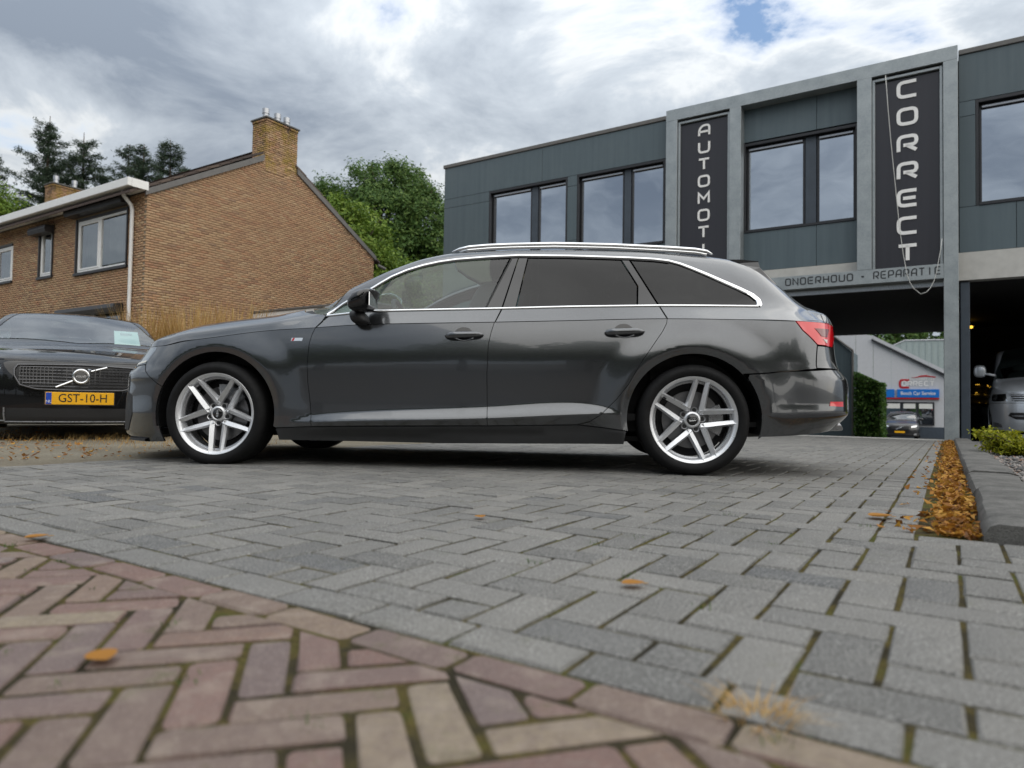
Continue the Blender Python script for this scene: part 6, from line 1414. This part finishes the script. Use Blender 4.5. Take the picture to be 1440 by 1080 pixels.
# ------------------------------------------------------------------ the other cars
def generic_car(name, lab, cat, loc, rz, P, paint_, detail=0, group=None):
    root = empty(name, loc, rz); tag(root, lab, cat, group); wb = P['wb']; hub = P.get('hub', .32); AR = P.get('ar', .375); HB = ((0, hub), (wb, hub))
    def prof(x, z, B):
        zc = B.zc(x); y = -.035*np.clip((z-(zc-.28))/.28, 0, 1.2)**1.6-.014*np.clip((.60-z)/.3, 0, 1)-.20*np.clip(.26-z, 0, .2)
        for hx, hz in HB: r_ = np.hypot(x-hx, z-hz); y = y+.014*(1-sstep(AR+.03, AR+.16, r_))*sstep(-.3, .05, z-hz)
        return y
    zcf, z4f = PC(P['zc']), PC(P['z4']); rows = [(x, .97, .32, .82, .68, .72, .80) for x in P['hoodx']]
    for (x, y1, z1, y2, z2, y3, z3) in P['cab']:
        zc, z4 = float(zcf(x)), float(z4f(x)); rows.append((x, y1, (z1-zc)/(z4-zc), y2, (z2-zc)/(z4-zc), y3, (z3-zc)/(z4-zc)))
    rows += [(P['tail'], .95, .42, .86, .62, .74, .78)]
    B = Body(P['xf'], P['xr'], P['wd'], P['xa'], P['nf'], P['xb'], P['nr'], P['zc'], rows, P['z4'], prof); inv = lambda x, z: (float(B.inv(x, z)), z); K = dict(mirror=True); zb = P.get('zb', .18); V3 = VK[3]; h = .045 if detail else .07
    a1 = arc(0, hub, AR, 200, -20, 18); a2 = arc(wb, hub, AR, 200, -20, 18)
    low = [(B.s0, zb+.0), (B.s0+.5, zb)]+[inv(*p) for p in a1]+[inv(*p) for p in a2]+[(B.s1-.4, zb+.06), (B.s1, zb+.06)]+[(a, float(B.zc(a))-.002) for a in np.linspace(B.s1, B.s0, 70)]
    geo_obj('body_panel', panel_geo(B, 'low', [low], h, gap=0, **K), paint_, root)
    xA, xH, xw, xT = P['xA'], P['xH'], P['xw'], P['xT']       # pillar base, screen header, screen base at the middle, tailgate start
    wsb = [(xA, .10+.36), (xA-.03, .52), (xA-.10, .60), ((xA+xw)/2-.03, .86), (xw, VM)]
    hood_p = [(B.s0, .002)]+[(a, .002) for a in np.linspace(B.s0+.1, xA, 30)]+[(xA+.01, .08), (xA, .3)]+[(a-.03, v) for a, v in wsb]+[(B.s0, VM)]
    geo_obj('bonnet', panel_geo(B, 'up', [hood_p], h, **K), paint_, root)
    geo_obj('windscreen', panel_geo(B, 'up', [wsb+[(xH, VM), (xH+.03, .9), (xH+.09, .66), (xA+(xH-xA)*.75, .625), (xA+(xH-xA)*.4, .60), (xA+(xH-xA)*.12, .55)]], h, gap=.003, off=-.002, flange=0, **K), 'glass_screen', root)
    geo_obj('scuttle', panel_geo(B, 'up', [[(xA, .42)]+wsb+[(a-.035, v) for a, v in wsb[::-1]]], .05, gap=0, off=-.010, flange=0, **K), 'black_plastic', root)
    CHs = P['CH']; BT = P['BT']; dlo = B.uvp(CHs, .05)+B.uvp(BT[::-1], .05)
    for sd in (1, -1): geo_obj('side_glass', panel_geo(B, 'up', [dlo], h, gap=.004, off=-.003, flange=0, side=sd), 'glass_privacy' if detail < 2 else 'glass_clear', root)
    top = B.uvp(CHs, .05); belt = B.uvp(BT, .05); x_e = CHs[-1][0]
    shell = top+belt[::-1]+[(xA+.012, .08), (xA+.012, .002)]+[(a, .002) for a in np.linspace(xA+.1, B.s1, 40)]
    b1 = [(xA+.012, .002)]+[(a, .002) for a in np.linspace(xA+.1, B.s1, 40)]+[(B.s1, .25), (float(B.inv(x_e+.02, 1.)), float(belt[-1][1])-.004)]+[(a, v-.004) for a, v in belt[::-1]]+[(xA+.012, float(belt[0][1])-.01)]
    b2 = [(a, v+.003) for a, v in top]+[(float(belt[-1][0])+.01, belt[-1][1]), (B.s1, .252), (B.s1, VM*.45), (xT+.35 if xT+.35 < B.s1 else B.s1-.3, V3+.12), (xT, V3+.06), (xT, VM), (xH+.004, VM), (xH+.034, .9), (xH+.094, .656), (xA+(xH-xA)*.75, .62), (xA+(xH-xA)*.4, .594), (xA+(xH-xA)*.12, .544), (xA+.012, .47), (xA+.012, float(top[0][1])+.01)]
    geo_obj('body_shell', panel_geo(B, 'up', [b1, b2], h, gap=0, flange=0, **K), paint_, root)
    gl = [(xT+.003, V3+.063), (xT+.347 if xT+.35 < B.s1 else B.s1-.3, V3+.123), (B.s1, VM*.452), (B.s1, VM), (xT+.003, VM)]; geo_obj('rear_window', panel_geo(B, 'up', [gl], h, gap=0, flange=0, **K), 'glass_privacy', root)
    for sd in (1, -1):
        for hx in (0, wb): make_wheel(root, hx, P['track'], sd, 30 if hx else 60, P.get('rim', .23), P.get('tyre', .325), hub, detail=False)
        for hx, hz in HB:
            m1 = MB(); V = []; F = []; n = 18
            for i in range(n+1):
                a = R(-20+220*i/n)
                for r_, y in ((AR+.004, P['track']-.03), (AR+.01, P['track']-.35)): V.append((hx+r_*math.cos(a), sd*y, hz+r_*math.sin(a)))
            for i in range(n): F.append((2*i, 2*i+1, 2*i+3, 2*i+2))
            F.append(tuple(2*i+1 for i in range(n+1))); m1.add(V, F).build('arch_liner', 'black_plastic', root)
    m1 = MB().box(-.6, wb+.6, -.55, .55, zb+.02, zb+.06); m1.box(.42, wb-.42, -.84, .84, zb, zb+.05); m1.build('underbody', 'black_plastic', root)
    m1 = MB().box(xA-.1, wb+.3, -.72, .72, zb+.1, zb+.15); m1.box(xA-.12, xA-.02, -.74, .74, zb+.15, P['BT'][0][1]-.06); m1.box(wb-.1, wb, -.7, .7, zb+.15, P['BT'][0][1]); m1.build('cabin_floor', 'interior', root)
    bz = P['BT'][0][1]; m1 = MB(); m1.add(*superell((xA+.12, 0, bz-.07), (.28, .74, .085), 3.5, 20, 8)); m1.build('dashboard', 'interior', root, smooth=True)
    for sy in (.37, -.37):
        m1 = MB(); V, F = superell((0, 0, .30), (.10, .25, .34), 3.4, 14, 8); m1.add([(x+z*.28, y, z+.1) for x, y, z in V], F); m1.add(*superell((.22, 0, .82), (.055, .135, .09), 3., 12, 8)); m1.build('front_seat', 'seat_cloth', root, smooth=True, loc=(xA+.75, sy, bz-.50))
    mz = P.get('mirror', (xA+.28, 1.0, bz+.08, .06, .12, .075))
    for sd in (1, -1):
        m1 = MB(); m1.add(*superell((mz[0], sd*mz[1], mz[2]), mz[3:], 3., 16, 10)); m1.tube([(mz[0]-.02, sd*(mz[1]-.05), mz[2]-.04), (mz[0]-.04, sd*.84, mz[2]-.09)], .03, 8); m1.build('door_mirror', P.get('mirror_mat', paint_), root, smooth=True)
    return root, B
def plate_front(root, x, z, txt, lean=.0):
    e = MB().box(x-.006, x+.004, -.26, .26, z-.055, z+.055, .003).build('number_plate', 'plate_yellow', root)
    m = MB().box(x-.0072, x-.0062, .214, .256, z-.051, z+.051).build('country_band', 'plate_blue', e)
    text_obj(txt, .105, 'black_plastic', e, (x-.0075, -.022, z), (R(90), 0, R(-90)), depth=.0006, sx=.86); text_obj('NL', .034, 'white_pvc', e, (x-.0078, .235, z-.028), (R(90), 0, R(-90)), depth=.0006)
    b = MB().box(x-.003, x+.002, -.268, .268, z-.062, z+.062).build('plate_holder', 'black_plastic', root)
VOLVO = dict(wb=2.87, hub=.33, zc=[(-1.3, .735), (-.5, .735), (-.3, .76), (0, .80), (.6, .858), (1.5, .90), (2.4, .925), (3.2, .945), (4.4, .95)],
    z4=[(-.80, .735), (-.76, .765), (-.6, .815), (-.3, .875), (0, .925), (.3, .965), (.42, .995), (.6, 1.07), (.9, 1.205), (1.2, 1.325), (1.45, 1.40), (1.9, 1.438), (2.5, 1.428), (3.0, 1.40), (3.3, 1.35), (3.5, 1.20), (3.7, 1.03), (3.86, .95)], hoodx=(-.82, -.4, 0, .3),
    cab=[(.70, .945, .945, .92, .97, .87, 1.04), (.95, .95, .955, .89, 1.09, .82, 1.16), (1.25, .95, .965, .82, 1.24, .75, 1.295), (1.5, .95, .97, .77, 1.31, .69, 1.365), (1.9, .95, .98, .75, 1.345, .67, 1.395), (2.5, .945, .99, .745, 1.335, .66, 1.385), (3.0, .935, 1.0, .745, 1.29, .66, 1.345), (3.3, .92, 1.01, .75, 1.22, .66, 1.29), (3.5, .90, 1.0, .76, 1.10, .66, 1.15)], tail=3.86,
    xf=[(.12, -.76), (.17, -.85), (.25, -.875), (.45, -.88), (.6, -.865), (.70, -.835), (.735, -.80), (.8, -.74)], xr=[(.2, 3.76), (.3, 3.87), (.5, 3.89), (.7, 3.86), (.95, 3.85)], wd=[(-.9, .915), (0, .918), (1.5, .93), (2.9, .925), (3.9, .90)], xa=-.08, nf=2.7, xb=3.1, nr=3.,
    xA=.70, xH=1.38, xw=.42, xT=3.28, CH=[(.86, .98), (1.0, 1.10), (1.25, 1.225), (1.6, 1.315), (2.1, 1.335), (2.7, 1.31), (3.1, 1.23), (3.35, 1.06)], BT=[(.84, .955), (1.6, .972), (2.5, .99), (3.33, 1.012)], track=.90, rim=.235, tyre=.335)
# black car, nose towards the viewer, on the sandy strip at the left
vo, VB = generic_car('parked_car', 'black car with front towards the viewer and yellow plate GST-10-H, at the left', 'car', (-3.867-.559*.885, 6.103+.829*.885, -.03), R(124), VOLVO, 'paint_black', 2)
def volvo_front():
    B, root = VB, vo; K = dict(mirror=True); s0 = B.s0; inv = lambda x, z: (float(B.inv(x, z)), z)
    gp = [(s0, .478), (s0+.17, .485), (s0+.26, .52), (s0+.30, .60), (s0+.305, .655), (s0+.285, .693), (s0, .705)]
    gr = geo_obj('radiator_grille', panel_geo(B, 'low', [gp], .03, gap=0, off=.003, flange=0, **K), 'black_plastic', root)
    m1 = MB()
    for sd in (1, -1): V1, F1 = strip_on(B, 'low', gp[:-0 or None][0:7], .016, .010, False, sd, off=.004); m1.add(V1.tolist(), F1.tolist())
    m1.build('grille_frame', 'gunmetal', gr, auto=50)
    for zz_ in np.linspace(.51, .68, 7):
        m1 = MB(); smax = s0+.285-(.10*max(0, (.56-zz_)/.08) if zz_ < .56 else 0)
        p = B.low(np.linspace(s0, smax-.012, 14), np.full(14, zz_)); nn = 0
        for sd in (1, -1): m1.tube([(x-.010, sd*y, z) for x, y, z in p], .0042, 5)
        m1.build('grille_bar', 'gunmetal', gr)
    m1 = MB(); p = B.low(np.linspace(s0, s0+.285, 16), np.full(16, .6))
    for i in range(1, 15):
        for sd in (1, -1): x, y = p[i][0], p[i][1]; MB().box(x-.013, x-.004, sd*y-.003, sd*y+.003, .53, .68).build('grille_rib', 'gunmetal', gr)
    ex = float(B.xf(.60))-.026; m1 = MB(); m1.add(*torus((ex, 0, .605), .058, .0125, 'x', 36, 10)); em = m1.build('ring_emblem', 'chrome', gr, smooth=True)
    m1 = MB().lathe([(0, 0), (.048, 0)], 28); m1.v = [(ex+.004, a, .605+c) for a, b_, c in m1.v]; m1.build('emblem_disc', 'black_gloss', em)
    m1 = MB().tube([(ex-.006, -.052, .652), (ex-.012, -.075, .668), (ex-.004, -.050, .672)], [.006, .012, .004], 8); 
    m1.v += []; m1.build('emblem_arrow', 'chrome', em)
    text_obj('VOLVO', .024, 'chrome', em, (ex-.002, 0, .605), (R(90), 0, R(-90)), depth=.0008)
    for q0, q1 in (((-.075, .655), (-.20, .695)), ((.062, .565), (.185, .505))):
        m1 = MB(); xs = [float(B.low(np.array([s0+abs(q[0])*.63]), np.array([q[1]]))[0][0])-.018 for q in (q0, q1)]; m1.tube([(xs[0], q0[0], q0[1]), (xs[1], q1[0], q1[1])], .0085, 6); m1.build('diagonal_bar', 'chrome', gr)
    # lamps
    for sd in (1, -1):
        hl = [(s0+.37, .60), (s0+.62, .63), inv(-.38, .655), inv(-.34, .745), inv(-.45, .732), (s0+.40, .70)]
        l_ = geo_obj('headlight', panel_geo(B, 'low', [hl], .025, off=.004, flange=.01, side=sd), 'glass_lamp', root); geo_obj('lamp_bowl', panel_geo(B, 'low', [hl], .025, off=.0015, flange=0, side=sd), 'black_gloss', l_)
        dr = [(s0+.40, .652), (s0+.72, .672), (s0+.72, .690), (s0+.40, .668)]; geo_obj('daylight_bar', panel_geo(B, 'low', [dr], .02, off=.0028, flange=0, side=sd), 'blinds', l_)
        vi = [(s0+.40, .20), (s0+.62, .21), (s0+.68, .40), (s0+.56, .36)]; geo_obj('side_intake', panel_geo(B, 'low', [vi], .03, off=.003, flange=0, side=sd), 'black_plastic', root)
        V1, F1 = strip_on(B, 'low', [(s0+.36, .21), (s0+.36, .325)], .012, .012, False, sd); MB().add(V1.tolist(), F1.tolist()).build('intake_post', 'alloy_grey', root)
        V1, F1 = strip_on(B, 'low', [(s0+.36, .21), (s0+.66, .21)], .010, .012, False, sd); MB().add(V1.tolist(), F1.tolist()).build('intake_trim', 'alloy_grey', root)
    li = [(s0, .205), (s0+.35, .205), (s0+.35, .32), (s0, .32)]; geo_obj('lower_intake', panel_geo(B, 'low', [li], .03, gap=0, off=.002, flange=0, **K), 'black_plastic', root)
    m1 = MB()
    for sd in (1, -1): V1, F1 = strip_on(B, 'low', [(s0, .202), (s0+.36, .202)], .010, .014, False, sd); m1.add(V1.tolist(), F1.tolist())
    m1.build('lower_trim', 'alloy_grey', root)
    plate_front(root, float(B.xf(.4))-.016, .408, 'GST-10-H')
    # sheet of paper behind the windscreen, mirror, sensor
    m1 = MB(); x0, y0_, z0 = .98, -.36, 1.06
    m1.add([(.82, -.36, 1.02), (.82, -.62, 1.02), (1.00, -.60, 1.20), (1.00, -.36, 1.20)], [(0, 1, 2, 3)]); pp = m1.build('price_sheet', 'paper_white', root)
    m1 = MB().add([(.948, -.42, 1.155), (.948, -.54, 1.155), (.968, -.54, 1.175), (.968, -.42, 1.175)], [(0, 1, 2, 3)]); m1.build('sheet_print', 'alloy_grey', pp)
    m1 = MB(); m1.add(*superell((1.22, 0, 1.29), (.03, .12, .035), 3)); m1.build('rear_view_mirror', 'black_plastic', root, smooth=True)
volvo_front()
def scaled(P, kz, ky=1.):
    Q = dict(P)
    for k in ('zc', 'z4', 'CH', 'BT'): Q[k] = [(a, b*kz) for a, b in P[k]]
    Q['cab'] = [(r_[0], r_[1], r_[2]*kz, r_[3], r_[4]*kz, r_[5], r_[6]*kz) for r_ in P['cab']]
    for k in ('xf', 'xr'): Q[k] = [(a*kz, b) for a, b in P[k]]
    Q['wd'] = [(a, b*ky) for a, b in P['wd']]; return Q
def simple_front(B, root, kz, plate):
    s0 = B.s0; K = dict(mirror=True)
    gp = [(s0, .50*kz), (s0+.22, .52*kz), (s0+.29, .60*kz), (s0+.28, .69*kz), (s0, .70*kz)]; geo_obj('radiator_grille', panel_geo(B, 'low', [gp], .04, gap=0, off=.004, flange=0, **K), 'black_plastic', root)
    m1 = MB(); ex = float(B.xf(.6*kz))-.02; m1.add(*torus((ex, 0, .6*kz), .06, .013, 'x', 20, 6)); m1.tube([(ex, -.2, .68*kz), (ex, .2, .52*kz)], .01, 6); m1.build('ring_emblem', 'chrome', root)
    for sd in (1, -1):
        hl = [(s0+.36, .61*kz), (s0+.66, .64*kz), (s0+.86, .70*kz), (s0+.82, .735*kz), (s0+.40, .70*kz)]; geo_obj('headlight', panel_geo(B, 'low', [hl], .03, off=.004, flange=.01, side=sd), 'chrome', root)
        fl = [(s0+.5, .22*kz), (s0+.72, .24*kz), (s0+.70, .34*kz), (s0+.52, .31*kz)]; geo_obj('fog_light', panel_geo(B, 'low', [fl], .03, off=.003, flange=0, side=sd), 'alloy_grey', root)
    li = [(s0, .22*kz), (s0+.40, .22*kz), (s0+.36, .33*kz), (s0, .33*kz)]; geo_obj('lower_intake', panel_geo(B, 'low', [li], .04, gap=0, off=.003, flange=0, **K), 'black_plastic', root)
    if plate:
        x = float(B.xf(.4*kz))-.016; MB().box(x-.006, x+.004, -.26, .26, .385*kz-.055, .385*kz+.055).build('number_plate', 'plate_yellow', root)
V2 = scaled(VOLVO, 1.15, 1.01); V2.update(hub=.36, ar=.40, tyre=.36)
c2, B2 = generic_car('parked_car', 'small distant dark car facing the viewer before the white hall', 'car', W(-2.36, 46.5, -1.25), R(90)-YAW, V2, 'paint_deep', 0); simple_front(B2, c2, 1.15, True)
V3_ = scaled(VOLVO, 1.02); c3, B3 = generic_car('parked_car', 'dark car in the shade of the right bay, half hidden by the silver van', 'car', W(1.12, 19.4, gz(15.2)-.05), R(90)-YAW, V3_, 'paint_deep', 0); simple_front(B3, c3, 1.02, True)
VAN = dict(wb=3.0, hub=.33, ar=.385, zc=[(-1.3, .93), (-.5, .94), (0, 1.02), (.8, 1.06), (2, 1.08), (4.6, 1.08)], z4=[(-.80, .93), (-.74, 1.0), (-.6, 1.09), (-.3, 1.19), (-.08, 1.25), (.05, 1.32), (.3, 1.54), (.6, 1.78), (.8, 1.90), (1.0, 1.945), (1.5, 1.965), (3.0, 1.965), (3.6, 1.95), (3.80, 1.88), (3.88, 1.5), (3.93, 1.1)], hoodx=(-.82, -.5, -.25),
    cab=[(.12, .965, 1.16, .94, 1.22, .90, 1.28), (.35, .965, 1.17, .92, 1.40, .87, 1.50), (.65, .965, 1.18, .89, 1.63, .83, 1.72), (.95, .965, 1.18, .87, 1.75, .80, 1.85), (1.5, .97, 1.19, .87, 1.79, .79, 1.89), (3.0, .97, 1.19, .87, 1.79, .79, 1.89), (3.7, .965, 1.19, .865, 1.76, .785, 1.86)], tail=3.93,
    xf=[(.12, -.76), (.2, -.86), (.4, -.89), (.6, -.885), (.8, -.85), (.93, -.80), (1.0, -.75)], xr=[(.2, 3.88), (.4, 3.95), (1.0, 3.95), (1.2, 3.93)], wd=[(-.9, .945), (0, .95), (3.9, .945)], xa=-.05, nf=2.9, xb=3.4, nr=5., xA=.14, xH=.92, xw=-.02, xT=3.83,
    CH=[(.36, 1.25), (.60, 1.52), (.85, 1.70), (1.2, 1.755), (2.5, 1.76), (3.5, 1.74), (3.58, 1.6)], BT=[(.34, 1.19), (1.2, 1.20), (3.58, 1.205)], track=.93, rim=.22, tyre=.33, mirror=(.22, 1.10, 1.40, .07, .11, .13), mirror_mat='paint_silver', zb=.2)
vn, NB = generic_car('parked_van', 'silver grey van with pale headlight parked in the right bay', 'van', W(1.66, 15.95+.88, gz(15.2)-.02), R(90)-YAW, VAN, 'paint_silver', 2)
def van_front():
    B, root = NB, vn; s0 = B.s0; K = dict(mirror=True)
    for i, zz_ in enumerate((.80, .845, .89)):
        m1 = MB()
        for sd in (1, -1): V1, F1 = strip_on(B, 'low', [(s0, zz_), (s0+.40+.02*i, zz_)], .022, .012, False, sd, off=.004); m1.add(V1.tolist(), F1.tolist())
        m1.build('grille_bar', 'paint_silver', root)
    gp = [(s0, .775), (s0+.36, .775), (s0+.45, .915), (s0, .915)]; geo_obj('radiator_grille', panel_geo(B, 'low', [gp], .04, gap=0, off=.003, flange=0, **K), 'black_plastic', root)
    li = [(s0, .42), (s0+.34, .43), (s0+.46, .50), (s0+.42, .56), (s0, .56)]; geo_obj('bumper_intake', panel_geo(B, 'low', [li], .04, gap=0, off=.003, flange=0, **K), 'black_plastic', root)
    V1 = panel_geo(B, 'low', [[(s0, .485), (s0+.40, .49), (s0+.40, .505), (s0, .505)]], .04, gap=0, off=.006, flange=0, **K); geo_obj('intake_bar', V1, 'alloy_grey', root)
    for sd in (1, -1):
        hl = [(s0+.47, .775), (s0+.80, .77), (s0+.92, .80), (s0+.90, .915), (s0+.52, .92)]; l_ = geo_obj('headlight', panel_geo(B, 'low', [hl], .025, off=.006, flange=.01, side=sd), 'glass_lamp', root); geo_obj('lamp_bowl', panel_geo(B, 'low', [hl], .025, off=.002, flange=0, side=sd), 'chrome', l_)
        fl = [(s0+.58, .27), (s0+.80, .28), (s0+.82, .36), (s0+.76, .37), (s0+.60, .33)]; geo_obj('fog_light', panel_geo(B, 'low', [fl], .03, off=.003, flange=0, side=sd), 'alloy_grey', root)
        V1, F1 = strip_on(B, 'low', [(s0+.02, .745), (s0+.95, .735)], .008, .002, False, sd); MB().add(V1.tolist(), F1.tolist()).build('bumper_seam', 'black_plastic', root)
    plate_front(root, float(B.xf(.35))-.02, .34, 'TX-JB-42') if False else None
van_front()
